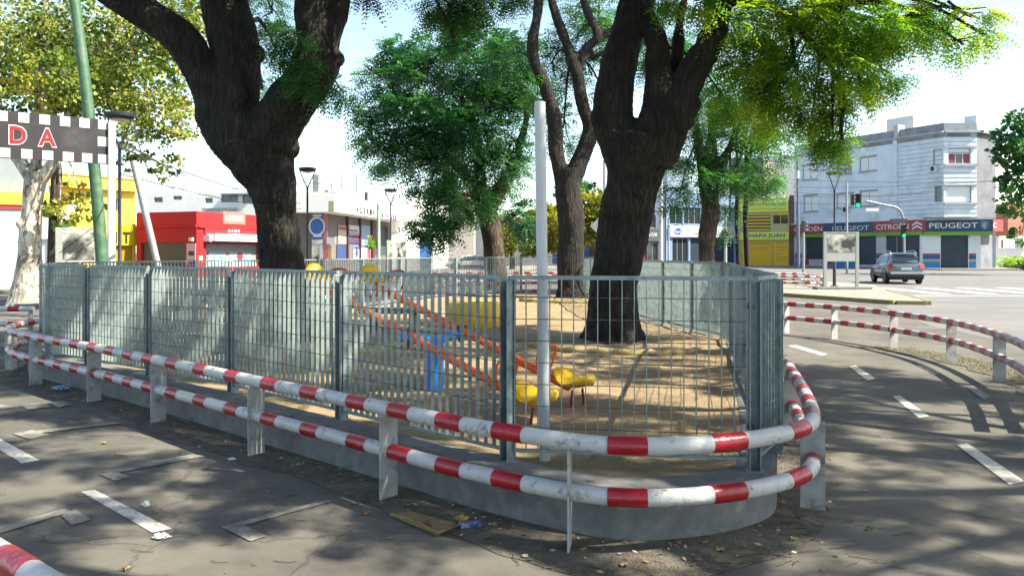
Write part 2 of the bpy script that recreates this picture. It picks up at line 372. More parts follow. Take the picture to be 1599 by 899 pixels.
# ------------------------------------------------------------------ guard rails
def guard_rail(path, label, posts, reds, zt=.60, zl=.32, group=None, red_len=.21, rad=.048, name='guard_rail', detail=True, foot=.2):
    p0 = path.at(posts[0]) if posts else path.at(0)
    t = thing(name, label, 'guard rail', (p0.x, p0.y, 0), group)
    step = .04 if detail else .4
    def strip(a, b, z, r, nn):
        k = max(2, int((b - a) / step) + 1); mb = MB()
        mb.tube([(*path.at(a + (b - a) * i / (k - 1)), z) for i in range(k)], r, nn); return mb
    for z, nm in ((zt, 'top_rail'), (zl, 'low_rail')):
        if path.closed:
            k = int(path.L / step); mb = MB(); mb.tube([(*path.at(path.L * i / k), z) for i in range(k)], rad, 20, closed=True)
        else: mb = strip(0, path.L, z, rad, 20 if detail else 10)
        mb.build(nm, M['rail_white'], t, smooth=True)
        if detail:
            for s in reds: strip(s - red_len / 2, s + red_len / 2, z, rad + .0025, 20).build('red_band', M['rail_red'], t, smooth=True)
        else:
            mb = MB()
            for s in reds:
                if 0 < s < path.L: mb.tube([(*path.at(s - red_len / 2), z), (*path.at(s), z), (*path.at(s + red_len / 2), z)], rad + .003, 10)
            mb.build('red_bands', M['rail_red'], t, smooth=True, kind='stuff')
    for s in posts:
        p = path.at(s); d = path.dir(s)
        if path.closed and (p - Vector((.32, 4.454))).length < .1: d = Vector((.985, -.17))
        nr = Vector((-d.y, d.x)); w = .15 / 2
        mb = MB(); mb.obox((p.x - nr.x * w - d.x * .006, p.y - nr.y * w - d.y * .006, -.02), (nr.x * 2 * w, nr.y * 2 * w, 0), (d.x * .012, d.y * .012, 0), (0, 0, zt - .01))
        if w < 0: mb.obox((p.x - nr.x * w * 1.15 - d.x * .05, p.y - nr.y * w * 1.15 - d.y * .05, -.01), (nr.x * 2.3 * w, nr.y * 2.3 * w, 0), (d.x * .1, d.y * .1, 0), (0, 0, .022))
        mb.build('post', M['post_paint'], t, bevel=.002)
    return t
posts = [rail.near(p) for p in ((.32, 4.454), (-.83, 5.38), (-2.09, 6.53), (-3.44, 7.78), (-4.62, 8.85), (-5.92, 9.95), (-7.05, 11.3), (1.93, 5.15), (2.45, 6.97), (2.84, 8.55))]
last = rail.near((-7.05, 11.3)); end = rail.near((2.84, 8.55)); sgn = 1
s = last + 1.75
while s < end - 1.0: posts.append(s); s += 1.78
reds = [rail.at_px(x) for x in (1243, 1137, 981, 797, 706, 628, 562, 487, 424, 367, 317, 272)]
s = rail.at_px(272) + .52
while s < rail.at_px(1243) - .42: reds.append(s); s += .47
guard_rail(rail, 'white steel guard rail with red bands looping round the concrete wall of the playground', posts, reds)
def simple_rail(pts, label, post_sp=1.75, detail=False, reds_ph=.1, pitch=.47, group='red and white guard rails beyond the playground', posts=None, **k):
    p = Path(catmull([Vector(q) for q in pts], 8, False), False)
    ps = [p.near(q) for q in posts] if posts else [.1 + i * post_sp for i in range(int((p.L - .1) / post_sp) + 1)]
    rs = [reds_ph + pitch * i for i in range(int((p.L - .1 - reds_ph) / pitch) + 1)]
    return guard_rail(p, label, ps, rs, group=group, detail=detail, **k)
simple_rail([(3.6, 19.6), (4.3, 18.2), (5.0, 17.2), (5.6, 16.3), (6.2, 15.2), (6.56, 13.75), (6.62, 12.06), (6.2, 10.18), (5.6, 8.6), (4.9, 7.2)],
            'red and white guard rail between the right hand lane and the wide avenue', detail=True, group=None,
            posts=[(3.7, 19.5), (4.6, 17.8), (5.6, 16.3), (6.16, 15.3), (6.56, 13.75), (6.57, 12.06), (6.2, 10.18), (5.5, 8.4)], pitch=.435)
simple_rail([(-4.2, 4.72), (-1.77, 2.77), (-.6, 1.83)], 'red and white rail cut off at the bottom left corner of the picture', detail=True, group=None, post_sp=1.9, reds_ph=.22, pitch=.435)
simple_rail([(-16, 15.6), (-13, 15.0), (-8.9, 14.9)], 'red and white rail crossing left of the fence in front of the pale plane tree', reds_ph=.2, pitch=.44, detail=True, group=None)
simple_rail([(-12, 36), (-5, 36.5), (2, 36), (9, 33)], 'far red and white guard rail running behind the rear fence', reds_ph=.2, pitch=.6, red_len=.3)
simple_rail([(-6, 41), (0, 41), (7, 40)], 'farthest red and white rail across the middle beyond the rear fence', reds_ph=.2, pitch=.6, red_len=.3)
simple_rail([(10.0, 36.2), (11.6, 35.3), (13.0, 34.6), (13.7, 35.4), (13.7, 38)], 'red and white rails clustered left of the picture board on the plaza', reds_ph=.2, pitch=.5, post_sp=1.3)
simple_rail([(10.3, 40.6), (12.4, 39.9), (14.3, 39.0)], 'red and white rail standing behind the rails beside the picture board', reds_ph=.3, pitch=.5, post_sp=1.3)

# ------------------------------------------------------------------ grating fence
FP = [(1.5, 4.95), (-.03, 5.18), (-1.38, 6.47), (-2.7, 7.74), (-3.95, 8.75), (-5.1, 9.65), (-5.9, 10.2), (-6.62, 11.3), (-6.8, 12.6), (-6.5, 13.9), (-5.9, 14.9), (-5.05, 16.2), (-4.3, 17.7), (-3.65, 19.5), (-3.0, 21.4),
      (-2.4, 23.5), (-1.75, 24.9), (-.85, 26.0), (.3, 27.0), (1.6, 27.2), (2.3, 26), (2.4, 24.2), (2.43, 22.4), (2.46, 20.4), (2.5, 18.4), (2.6, 16.6), (2.85, 15.0), (3.1, 13.7), (3.3, 12.5), (3.03, 11.0), (2.7, 9.6), (2.4, 8.2), (2.12, 6.9), (1.8, 5.45)]
FZ0, FZ1 = .385, 1.50
fence = thing('metal_fence', 'grey galvanised steel grating fence enclosing the sand playground on its low wall', 'fence', (1.5, 4.95, .3))
cen = Vector((-1.4, 15))
bar_me = MB(); bar_me.box(-.003, .003, -.0155, .0155, 0, FZ1 - FZ0); 
bm_ = bpy.data.meshes.new('bar'); bm_.from_pydata(bar_me.v, [], bar_me.f); bm_.materials.append(M['galv_bar']); bm_.update()
nf = len(FP); bars_done = 0
order_near = [0, 1, 2, 3, 4, 5, 32, 33, 31, 27, 26, 28, 30, 29]
for i in range(nf):
    A = Vector(FP[i]); B = Vector(FP[(i + 1) % nf]); L = (B - A).length; t = (B - A) / L
    out = Vector((t.y, -t.x)); mid = (A + B) / 2
    if out.dot(mid - cen) < 0: out = -out
    ang = math.atan2(t.y, t.x)
    # post at A: channel with bent top
    def fr(a, b, z): p = A + t * a + out * b; return Vector((p.x, p.y, z))
    mb = MB()
    mb.obox(fr(-.035, -.045, .25), tuple(t * .07) + (0,), tuple(out * .008) + (0,), (0, 0, 1.245))
    mb.obox(fr(-.035, -.036, .30), tuple(t * .008) + (0,), tuple(out * .075) + (0,), (0, 0, 1.17))
    mb.obox(fr(.027, -.036, .30), tuple(t * .008) + (0,), tuple(out * .075) + (0,), (0, 0, 1.17))
    mb.obox(fr(-.05, -.06, .29), tuple(t * .10) + (0,), tuple(out * .11) + (0,), (0, 0, .018))
    mb.build('post', M['galv'], fence, bevel=.003)
    a0, a1 = .045, L - .045
    if a1 - a0 < .1: continue
    mb = MB()
    for z in (FZ0, FZ1 - .004): mb.obox(fr(a0, -.014, z - .02 if z == FZ0 else z - .021), tuple(t * (a1 - a0)) + (0,), tuple(out * .028) + (0,), (0, 0, .026 if z > 1 else .02))
    k = int(round((FZ1 - FZ0) / .146)); rods = MB()
    for j in range(1, k):
        z = FZ0 + (FZ1 - FZ0) * j / k
        rods.tube([fr(a0, .010, z), fr(a1, .010, z)], .0027, 6)
    for a in (a0, a1 - .004): mb.obox(fr(a, -.0135, FZ0), tuple(t * .004) + (0,), tuple(out * .027) + (0,), (0, 0, FZ1 - FZ0 - .03))
    for a in (a0 - .035, a1 - .005):
        for z in (.55, 1.3): mb.obox(fr(a, -.03, z), tuple(t * .04) + (0,), tuple(out * .02) + (0,), (0, 0, .03))
    rods.build('cross_rods', M['rod'], fence, kind='stuff'); nb = int(round((a1 - a0) / .076)); st = (a1 - a0) / nb
    near = i in order_near and bars_done + nb <= 298
    if near: pn = mb.build('panel', M['galv'], fence)
    for j in range(1, nb):
        p = fr(a0 + st * j, 0, FZ0)
        if near: link('bar', bm_, p, pn, rotz=ang); bars_done += 1
        else: mb.obox(fr(a0 + st * j - .003, -.013, FZ0), tuple(t * .006) + (0,), tuple(out * .026) + (0,), (0, 0, FZ1 - FZ0 - .02))
    if not near: mb.build('panel', M['galv_bar'], fence)

# ------------------------------------------------------------------ poles near the fence
mb = MB(); b0 = G(851, 729, .23); t0 = P(843, 160, b0.y + .05); mb.tube([b0 - Vector((0, 0, .1)), b0, t0, t0 + Vector((0, 0, .004))], [.037, .037, .037, .030], 20)
pw = mb.build('steel_pole', M['pole_white'], smooth=True); tag(pw, 'plain white round pole rising just behind the near fence, left of the large dark tree', 'pole')

# ------------------------------------------------------------------ seesaw
ss = thing('seesaw', 'double seesaw with orange bars and yellow seats on a blue stand', 'seesaw', (-.77, 8.05, .22))
C1, C2 = Vector((-1.0, 7.8, .84)), Vector((-.53, 8.32, .84)); bp_ = Vector((-.77, 8.06, .18))
mb = MB(); mb.tube([bp_, bp_ + Vector((0, 0, .62))], .082, 18); mb.build('stand', M['blue'], ss, smooth=True)
mb = MB(); mb.tube([C1 + (C1 - C2) * .18, C1 + Vector((0, 0, -.02)), bp_ + Vector((0, 0, .58)), C2 + Vector((0, 0, -.02)), C2 + (C2 - C1) * .18], .052, 16); mb.build('cross_axle', M['blue'], ss, smooth=True)
for Cc, Lo in ((C1, Vector((.15, 6.62, .40))), (C2, Vector((.52, 7.32, .42)))):
    Hi = Cc * 2 - Lo; d = (Lo - Cc).normalized(); side = d.cross(Vector((0, 0, 1))).normalized(); upv = side.cross(d)
    up = upv if upv.z > 0 else -upv
    mb = MB(); mb.tube([Lo, Cc, Hi], .039, 14); bar = mb.build('bar', M['orange'], ss, smooth=True)
    mb = MB(); mb.tube([Cc - side * .07, Cc + side * .07], .055, 14); mb.tube([Cc + Vector((0, 0, -.12)), Cc], .03, 10); mb.build('pivot_bracket', M['dark_red'], ss, smooth=True)
    for E, sg in ((Lo, 1), (Hi, -1)):
        dd = d * sg
        # moulded seat: tongue with raised back
        mb = MB(); ns = 14; vs = []; rings_ = 18
        for a in range(ns + 1):
            u = a / ns; w = .135 * math.sin(math.pi * min(1, u * .92 + .08)) ** .55 * (1 + .25 * math.sin(u * 3)); h = .040 + .045 * math.exp(-((u - .8) / .16) ** 2)
            c = E + dd * (-.18 + .44 * u) + up * (.085 + .03 * math.cos(u * 6) + .06 * math.exp(-((u - .85) / .2) ** 2))
            if a in (0, ns): w *= .35; h *= .5
            for b in range(rings_):
                an = 2 * math.pi * b / rings_; vs.append(c + side * math.cos(an) * w + up * math.sin(an) * h * (.6 if math.sin(an) > 0 else .8))
        fs = [(a * rings_ + b, a * rings_ + (b + 1) % rings_, (a + 1) * rings_ + (b + 1) % rings_, (a + 1) * rings_ + b) for a in range(ns) for b in range(rings_)]
        fs += [tuple(range(rings_))[::-1], tuple(range(ns * rings_, (ns + 1) * rings_))]
        mb.add(vs, fs); mb.build('seat', M['seat_yellow'], ss, smooth=True)
        hb_ = E - dd * .33
        pts = [hb_, hb_ + up * .05 + side * .09, hb_ + up * .20 + side * .125 - dd * .01, hb_ + up * .27 + side * .09, hb_ + up * .285, hb_ + up * .27 - side * .09, hb_ + up * .20 - side * .125 - dd * .01, hb_ + up * .05 - side * .09, hb_]
        mb = MB(); mb.tube(catmull(pts, 5, False), .0125, 10); mb.build('handle', M['orange'] if sg > 0 else M['dark_red'], ss, smooth=True)
        mb = MB(); fe = E + dd * .1
        pts = [fe + side * .07 + up * .02, fe + side * .08 - Vector((0, 0, .14)), fe - side * .08 - Vector((0, 0, .14)), fe - side * .07 + up * .02]
        mb.tube(catmull(pts, 4, False), .012, 8); mb.build('foot_bracket', M['dark_red'], ss, smooth=True)
# yellow drum bench, painted rings round the trees
c0 = Vector((-.72, 14.9, .24)); mb = MB(); nn = 40; prof = [(0.0, .50), (.44, .50), (.50, .485), (.515, .40), (.525, .22), (.51, .05), (.46, 0), (0, 0)]
vs = []
for r_, z_ in prof:
    for j in range(nn):
        a = 2 * math.pi * j / nn; rr = r_ * (1 + (.03 if (j // 2) % 2 else 0) * (r_ > .3)); vs.append(c0 + Vector((rr * math.cos(a), rr * .8 * math.sin(a), z_)))
fs = [(i * nn + j, (i + 1) * nn + j, (i + 1) * nn + (j + 1) % nn, i * nn + (j + 1) % nn) for i in range(len(prof) - 1) for j in range(nn)]
mb.add(vs, fs); dr = mb.build('planter_drum', M['seat_yellow'], smooth=True); tag(dr, 'ribbed yellow drum standing on the sand behind the seesaw', 'drum')
def ring(c, rx, ry, a0, a1, label, r=.05, z=.29, rr=.0):
    mb = MB(); k = 36; mb.tube([(c[0] + rx * math.cos(R(a0 + (a1 - a0) * i / k)), c[1] + ry * math.sin(R(a0 + (a1 - a0) * i / k)), z + .015 * math.sin(i * 1.3)) for i in range(k + 1)], r, 10)
    o = mb.build('tree_ring', M['yellow_paint'], smooth=True); tag(o, label, 'edging'); return o
ring((1.75, 12.7), 1.75, 1.9, -148, -62, 'low yellow edging on the sand in front of the large dark right tree')
ring((1.9, 24.0), 1.9, 2.3, -150, -60, 'low yellow edging by the slimmer tree behind the large right one', r=.07)
ring((-3.2, 12.3), 1.6, 1.7, -80, 20, 'low yellow edging curving beside the left tree behind the fence', r=.06)
mb = MB(); mb.lathe([(.42, 0), (.45, .12), (.40, .38), (.30, .40), (.0, .40)], (-3.4, 13.9, .2), 20); o = mb.build('stone_stool', M['pave'], smooth=True); tag(o, 'round pale concrete stool on the sand behind the left seesaw seats', 'stool')
mb = MB(); mb.box(-2.75, -1.55, 14.3, 14.75, .55, .64); mb.box(-2.6, -2.45, 14.32, 14.72, .2, .548); mb.box(-1.85, -1.7, 14.32, 14.72, .2, .548); o = mb.build('concrete_bench', M['concrete'], bevel=.02); tag(o, 'grey concrete bench on the sand between the seesaw and the left tree', 'bench')
# ------------------------------------------------------------------ street lamps (built once, copied)
def lamp_base():
    t = thing('street_lamp', '', 'street lamp', (0, 0, 0), 'black street lamps with shallow dish heads')
    m = M['lampblack']
    mb = MB(); mb.lathe([(.09, 0), (.09, .04), (.075, .05), (.075, 1.35), (.045, 1.42), (.042, 4.25), (.05, 4.27), (.05, 4.4), (.03, 4.42)], n=14); mb.build('pole', m, t, smooth=True)
    mb = MB(); mb.lathe([(.16, 0), (.16, .03), (.1, .035)], n=14); mb.build('base_plate', m, t)
    for sx in (-1, 1):
        mb = MB(); mb.tube([(0, 0, 4.35), (sx * .10, 0, 4.55), (sx * .27, 0, 4.95), (sx * .30, 0, 5.08)], [.03, .026, .022, .02], 8); mb.build('arm', m, t, smooth=True)
    mb = MB(); mb.lathe([(.10, 4.99), (.30, 5.05), (.36, 5.10), (.37, 5.17), (.30, 5.20), (.05, 5.22)], n=26); mb.build('head', m, t, smooth=True)
    mb = MB(); mb.lathe([(.02, 4.972), (.10, 4.985), (.25, 5.028)], n=20); mb.build('diffuser', mat('lamp_diffuser', (.7, .7, .66), .3), t, smooth=True)
    return t
L0 = lamp_base(); L0.location = P(187, 394, 20.4).xy.to_3d(); L0['label'] = 'black street lamp beside the white upright of the film strip banner'
for px, d, lb in ((480, 33.6, 'black street lamp just right of the big left tree trunk'), (610, 44.8, 'black street lamp in front of the arcade fascia lettering'), (1303, 36.4, 'black street lamp rising behind the picture board on the plaza')):
    p = P(px, 394, d); dup(L0, (p.x, p.y, .12 if px > 1000 else 0), R({480: 8, 610: -12, 1303: 20}[px]), lb)
# ------------------------------------------------------------------ banner with film strip edge
bt = thing('banner_arch', 'black film strip banner with red letters D A on a white upright', 'banner', (P(173, 394, 17).x, 17, 0))
A_, B_ = P(-150, 394, 14.9), P(168, 394, 17); A2 = Vector((A_.x, A_.y)); B2 = Vector((B_.x, B_.y)); u2 = (B2 - A2).normalized(); n2 = Vector((u2.y, -u2.x))
u3 = Vector((u2.x, u2.y, 0)); n3 = Vector((n2.x, n2.y, 0)); Lb = (B2 - A2).length; zt_, zb_ = 4.46, 3.52
mb = MB(); mb.obox((A2.x, A2.y, zb_), tuple(u2 * Lb) + (0,), tuple(-n2 * .05) + (0,), (0, 0, zt_ - zb_)); mb.build('board', mat('banner_black', (.025, .024, .03), .55, var=.25, vscale=2, color2=(.075, .075, .08), c2scale=1.1, c2lo=.5, c2hi=.7), bt)
def on_banner(px):
    k = (px - CX) / F; return (k * A2.y - A2.x) / (u2.x - k * u2.y)
wq = mat('banner_white', (.72, .76, .76), .6, var=.06, vscale=3)
def sq(u0, u1, z0, z1, nm='white_square'):
    mb = MB(); o = Vector((A2.x, A2.y, z0)) + u3 * u0 + n3 * .002; mb.obox(o, u3 * (u1 - u0), n3 * .006, (0, 0, z1 - z0)); mb.build(nm, wq, bt)
for a, b in ((-6, 12), (28.5, 45.5), (61.5, 78), (93.5, 109.5), (124, 140), (153, 169)):
    sq(on_banner(a), on_banner(b) if b < 169 else Lb - .004, zt_ - .21, zt_ - .012)
for a, b in ((-4, 16), (33, 50.5), (66, 83), (98, 115), (128, 144), (153, 169)):
    sq(on_banner(a), on_banner(b) if b < 169 else Lb - .004, zb_ + .012, zb_ + .20)
sq(on_banner(152.5), Lb - .004, (zt_ + zb_) / 2 - .10, (zt_ + zb_) / 2 + .10)
bred = mat('banner_red', (.45, .008, .02), .5)
for ch, a, b in (('D', 13, 42.5), ('A', 58.5, 89)):
    ua, ub = on_banner(a), on_banner(b); o = Vector((A2.x, A2.y, zb_ + .27)) + u3 * ua + n3 * .004
    text('letter_outline', ch, o, u3, (0, 0, 1), ub - ua, .40, wq, bt, bold=.055)
    o = Vector((A2.x, A2.y, zb_ + .295)) + u3 * (ua + .02) + n3 * .009
    text('letter', ch, o, u3, (0, 0, 1), ub - ua - .04, .35, bred, bt, bold=.028)
mb = MB(); c = B2 + u2 * .075; mb.obox((c.x - u2.x * .07 - n2.x * .07, c.y - u2.y * .07 - n2.y * .07, 0), u3 * .14, n3 * .14, (0, 0, 4.43)); mb.build('upright', M['pole_white'], bt, bevel=.006)
# leaning green pole and leaning grey pole
mb = MB(); b0 = Vector((P(166, 394, 20).x, 20, 0)); t0 = P(108, -60, 20.4); mb.tube([b0.lerp(t0, i / 8) + Vector((.10 * math.sin(i / 8 * 3.1), 0, 0)) for i in range(9)], [.155 - .004 * i for i in range(9)], 16)
o = mb.build('wooden_pole', M['green_pole'], smooth=True); tag(o, 'tall green painted pole leaning left behind the film strip banner', 'pole')
mb = MB(); b0 = Vector((P(268, 394, 18.6).x, 18.6, 0)); t0 = P(208, 252, 18.6); mb.tube([b0, t0], .075, 16)
o = mb.build('leaning_pole', M['grey_pole'], smooth=True); tag(o, 'bare grey pole tilting left in front of the red corner shop', 'pole')

# ------------------------------------------------------------------ picture boards
def photo_mat(name, sc, seed):
    m = bpy.data.materials.new(name); m.use_nodes = True; nt = m.node_tree; b = nt.nodes['Principled BSDF']; b.inputs['Roughness'].default_value = .35
    g = nt.nodes.new('ShaderNodeNewGeometry'); n_ = nt.nodes.new('ShaderNodeTexNoise'); n_.noise_dimensions = '4D'; n_.inputs['W'].default_value = seed; n_.inputs['Scale'].default_value = sc; n_.inputs['Detail'].default_value = 6
    nt.links.new(g.outputs['Position'], n_.inputs['Vector']); r = nt.nodes.new('ShaderNodeValToRGB'); r.color_ramp.elements[0].position = .44; r.color_ramp.elements[1].position = .68
    r.color_ramp.elements[0].color = (.03, .032, .03, 1); r.color_ramp.elements[1].color = (.52, .52, .44, 1)
    nt.links.new(n_.outputs[0], r.inputs[0]); nt.links.new(r.outputs[0], b.inputs['Base Color']); return m
fr_m = mat('board_frame_metal', (.42, .45, .43), .5, .3, var=.1); pm = photo_mat('old_photograph', 2.6, 1.0)
def board(px0, px1, py0, pic, cap, d, label, skew=0.0, base=True, w=.13, z0=0.0, figs=False):
    a = P(px0, 394, d); b = P(px1, 394, d * (1 + skew)); A = Vector((a.x, a.y, 0)); B = Vector((b.x, b.y, 0)); u = (B - A).normalized(); n_ = Vector((u.y, -u.x, 0)); L = (B - A).length
    t = thing('picture_board', label, 'information board', ((A.x + B.x) / 2, (A.y + B.y) / 2, z0)); zz = lambda y: CH + (HY - y) / F * d; zt = zz(py0)
    for s in (0, L - w):
        mb = MB(); mb.obox(A + u * s - n_ * .03 + Vector((0, 0, z0)), u * w, n_ * .09, (0, 0, zt - z0)); mb.build('post', fr_m, t, bevel=.01)
    mb = MB(); mb.obox(A + u * (w + .002) + Vector((0, 0, zz(cap[1]))), u * (L - 2 * w - .004), n_ * .05, (0, 0, zt - .06 - zz(cap[1]))); mb.build('panel', mat('board_panel', (.46, .47, .44), .5, var=.08, vscale=3), t)
    mb = MB(); mb.obox(A + u * w * .6 + Vector((0, 0, zt - .052)), u * (L - 1.2 * w), n_ * .062, (0, 0, .05)); mb.build('top_rail', fr_m, t)
    mb = MB(); o = A + u * (w + .02) + n_ * .052 + Vector((0, 0, zz(pic[1]))); mb.obox(o, u * (L - 2 * w - .04), n_ * .006, (0, 0, zz(pic[0]) - zz(pic[1]))); mb.build('photograph', pm, t)
    if base:
        mb = MB(); mb.obox(A - u * .35 - n_ * -.3 + Vector((0, 0, z0 - .02)), u * (L + .8), -n_ * .6, (0, 0, .12)); mb.build('base_slab', M['concrete'], t, bevel=.02)
    return t
board(1285.5, 1340.5, 362, (367, 394), (0, 408), 33.3, 'framed black and white picture board on a slab on the sunny plaza', z0=.12)
board(86, 158, 355, (362, 406), (0, 411), 22.6, 'picture board with a black and white print standing behind the white banner upright', skew=.03, base=False, w=.16)
board(603, 634, 375, (378, 402), (0, 404), 42, 'small glazed picture board standing before the arcade shutters', skew=.05, base=False, w=.09)

# ------------------------------------------------------------------ traffic lights and tall lamp
grn = mat('green_signal', (.0, .6, .3), .3, emit=((.0, .75, .18), 1.1)); off_r = mat('unlit_red_lens', (.12, .01, .01), .3); off_y = mat('unlit_amber_lens', (.12, .06, .01), .3)
def signal_head(c, s, t, face=(0, -1, 0), lit=2, side=False):
    f = Vector(face).normalized(); r_ = f.cross(Vector((0, 0, 1))); w = .17 * s; h = .46 * s
    mb = MB(); mb.obox(Vector(c) - r_ * w - f * .12 * s - Vector((0, 0, h)), r_ * 2 * w, f * .24 * s, (0, 0, 2 * h)); hd = mb.build('signal_head', M['black'], t, bevel=.02)
    for k, m_ in enumerate((off_r, off_y, grn)):
        z = h - h / 3 - k * 2 * h / 3; cc = Vector(c) + f * .13 * s + Vector((0, 0, z))
        mb = MB(); ring_ = [cc + (r_ * math.cos(a) + Vector((0, 0, 1)) * math.sin(a)) * .125 * s for a in [2 * math.pi * i / 16 for i in range(16)]]
        mb.add(ring_, [tuple(range(16))[::-1]]); mb.add(ring_, [tuple(range(16))]); mb.build('lens', m_ if (k < 2 or lit) else off_y, hd)
        mb = MB(); vs = []; k_ = 12
        for i in range(k_ + 1):
            a = math.pi * i / k_; q = (r_ * math.cos(a) + Vector((0, 0, 1)) * math.sin(a)) * .14 * s; vs += [cc + q - f * .02, cc + q + f * .2 * s]
        mb.add(vs, [(2 * i, 2 * i + 1, 2 * i + 3, 2 * i + 2) for i in range(k_)]); mb.build('visor', M['black'], hd)
    return hd
d = 55; t = thing('traffic_light', 'green traffic light', 'traffic light', (P(1411, 394, d).x, d, 0))
t['label'] = 'tall curved arm traffic light with two green lamps rising behind the grey car'
pp = [P(1412, 394 + 1.65 * F / d, d), P(1412, 400, d), P(1411, 350, d), P(1408.5, 335, d), P(1401, 325, d), P(1385, 321, d), P(1352, 314, d)]
mb = MB(); mb.tube([pp[0]] + catmull(pp[1:], 5, False), [.11, .1] + [.085] * 25, 10); mb.build('mast', mat('mast_paint', (.35, .38, .36), .5, .2), t, smooth=True)
signal_head(P(1340, 313.5, d - .2), 1.02, t, (-.45, -1, 0)); signal_head(P(1331, 312, d + .5), .85, t, (1, -.1, 0), lit=0)
signal_head(P(1410.5, 361, d - .35), .92, t, (-.1, -1, 0))
mb = MB(); mb.obox(P(1352, 330, d - .1), (.9, 0, 0), (0, .03, 0), (0, 0, .22)); mb.build('sign_plate', M['pole_white'], t)
mb = MB(); mb.obox(P(1392, 348, d - .1), (1.1, 0, 0), (0, .2, 0), (0, 0, .28)); mb.build('street_name_bracket', M['lampblack'], t)
d = 60; t = thing('signal_pole', 'short signal pole with a dark head facing away near the plaza edge', 'traffic light', (P(1254.5, 394, d).x, d, .0))
mb = MB(); mb.tube([P(1254.5, 394 + 1.65 * F / d, d), P(1254.5, 352, d)], .10, 10); mb.build('pole', mat('signal_pole_paint', (.4, .41, .4), .5, .2), t, smooth=True)
signal_head(P(1255, 354, d - .3), .95, t, (1, .15, 0), lit=0)
d = 80; t = thing('avenue_lamp', 'tall slim lamp with a curved arm at the left end of the grey corner building', 'street lamp', (P(1246.5, 394, d).x, d, 0))
mb = MB(); mb.tube(catmull([P(1247, 394 + 1.65 * F / d, d), P(1246, 330, d), P(1245.5, 262, d), P(1244, 238, d), P(1236, 222, d), P(1222, 213, d), P(1206, 211, d)], 5, False), [.17] * 6 + [.13] * 6 + [.07] * 19, 10)
mb.build('pole', mat('avenue_lamp_paint', (.16, .19, .27), .5), t, smooth=True)
mb = MB(); mb.obox(P(1198, 212, d - .15), (.75, 0, .05), (0, .3, 0), (0, 0, .12)); mb.build('head', M['grey_pole'], t, bevel=.03)
mb = MB(); mb.box(P(1244, 0, d).x, P(1247.6, 0, d).x, d - .25, d + .1, P(0, 279, d).z, P(0, 267, d).z); mb.build('junction_box', M['pole_white'], t)
def plain_pole(px, y0, d, r, m, label, y1=None, lean=0, nm='pole', z0=0):
    mb = MB(); b0 = Vector((P(px, 394, d).x, d, z0)); t0 = P(px + lean, y0, d); mb.tube([b0, t0], [r, r * .8], 10); o = mb.build(nm, m, smooth=True); tag(o, label, 'pole'); return o
plain_pole(1322.5, 284, 62, .09, M['grey_pole'], 'thin grey pole carrying wires, left of the green signal head')
plain_pole(1032, 270, 58, .16, mat('pale_pole', (.55, .57, .58), .5), 'pale lamp pole showing right of the big dark tree trunk')
plain_pole(1044, 342, 70, .09, M['grey_pole'], 'slim grey pole left of the oval signboard')
plain_pole(1133, 318, 44, .09, M['grey_pole'], 'grey pole to the right of the sunlit far trunk')
plain_pole(591, 318, 40, .10, mat('green_white_pole', (.38, .52, .46), .5, color2=(.66, .7, .68), c2scale=1.5), 'pale green pole dividing the arcade fascia lettering')
plain_pole(944, 250, 60, .15, M['grey_pole'], 'tall grey pole seen between the two central trunks')
# two signal heads on the pale pole
d = 57.5; t = thing('traffic_signal', 'pair of black signal heads seen on the pale pole right of the big trunk', 'traffic light', (P(1022, 394, d).x, d, P(0, 340, d).z))
mb = MB(); mb.tube([P(1013, 330, d), P(1047, 331, d)], .04, 8); mb.build('arm', M['black'], t)
signal_head(P(1017, 331, d - .2), .8, t, (1, -.2, 0), lit=0); signal_head(P(1038, 331, d - .2), .8, t, (-1, -.2, 0), lit=0)
# diamond sign seen from behind
d = 34; c = P(944, 353, d); mb = MB(); s_ = .62
mb.add([c + Vector((-s_, 0, 0)), c + Vector((0, 0, -s_)), c + Vector((s_, 0, 0)), c + Vector((0, 0, s_)), c + Vector((-s_, .02, 0)), c + Vector((0, .02, -s_)), c + Vector((s_, .02, 0)), c + Vector((0, .02, s_))], [(0, 1, 2, 3), (7, 6, 5, 4), (0, 4, 5, 1), (1, 5, 6, 2), (2, 6, 7, 3), (3, 7, 4, 0)])
t = thing('road_sign', 'grey back of a diamond road sign partly behind the large trunk', 'road sign', (c.x, d, 0)); mb.build('plate', M['grey_pole'], t)
mb = MB(); mb.tube([(c.x, d + .05, 0), (c.x, d + .05, c.z + .3)], .035, 8); mb.build('post', M['grey_pole'], t)

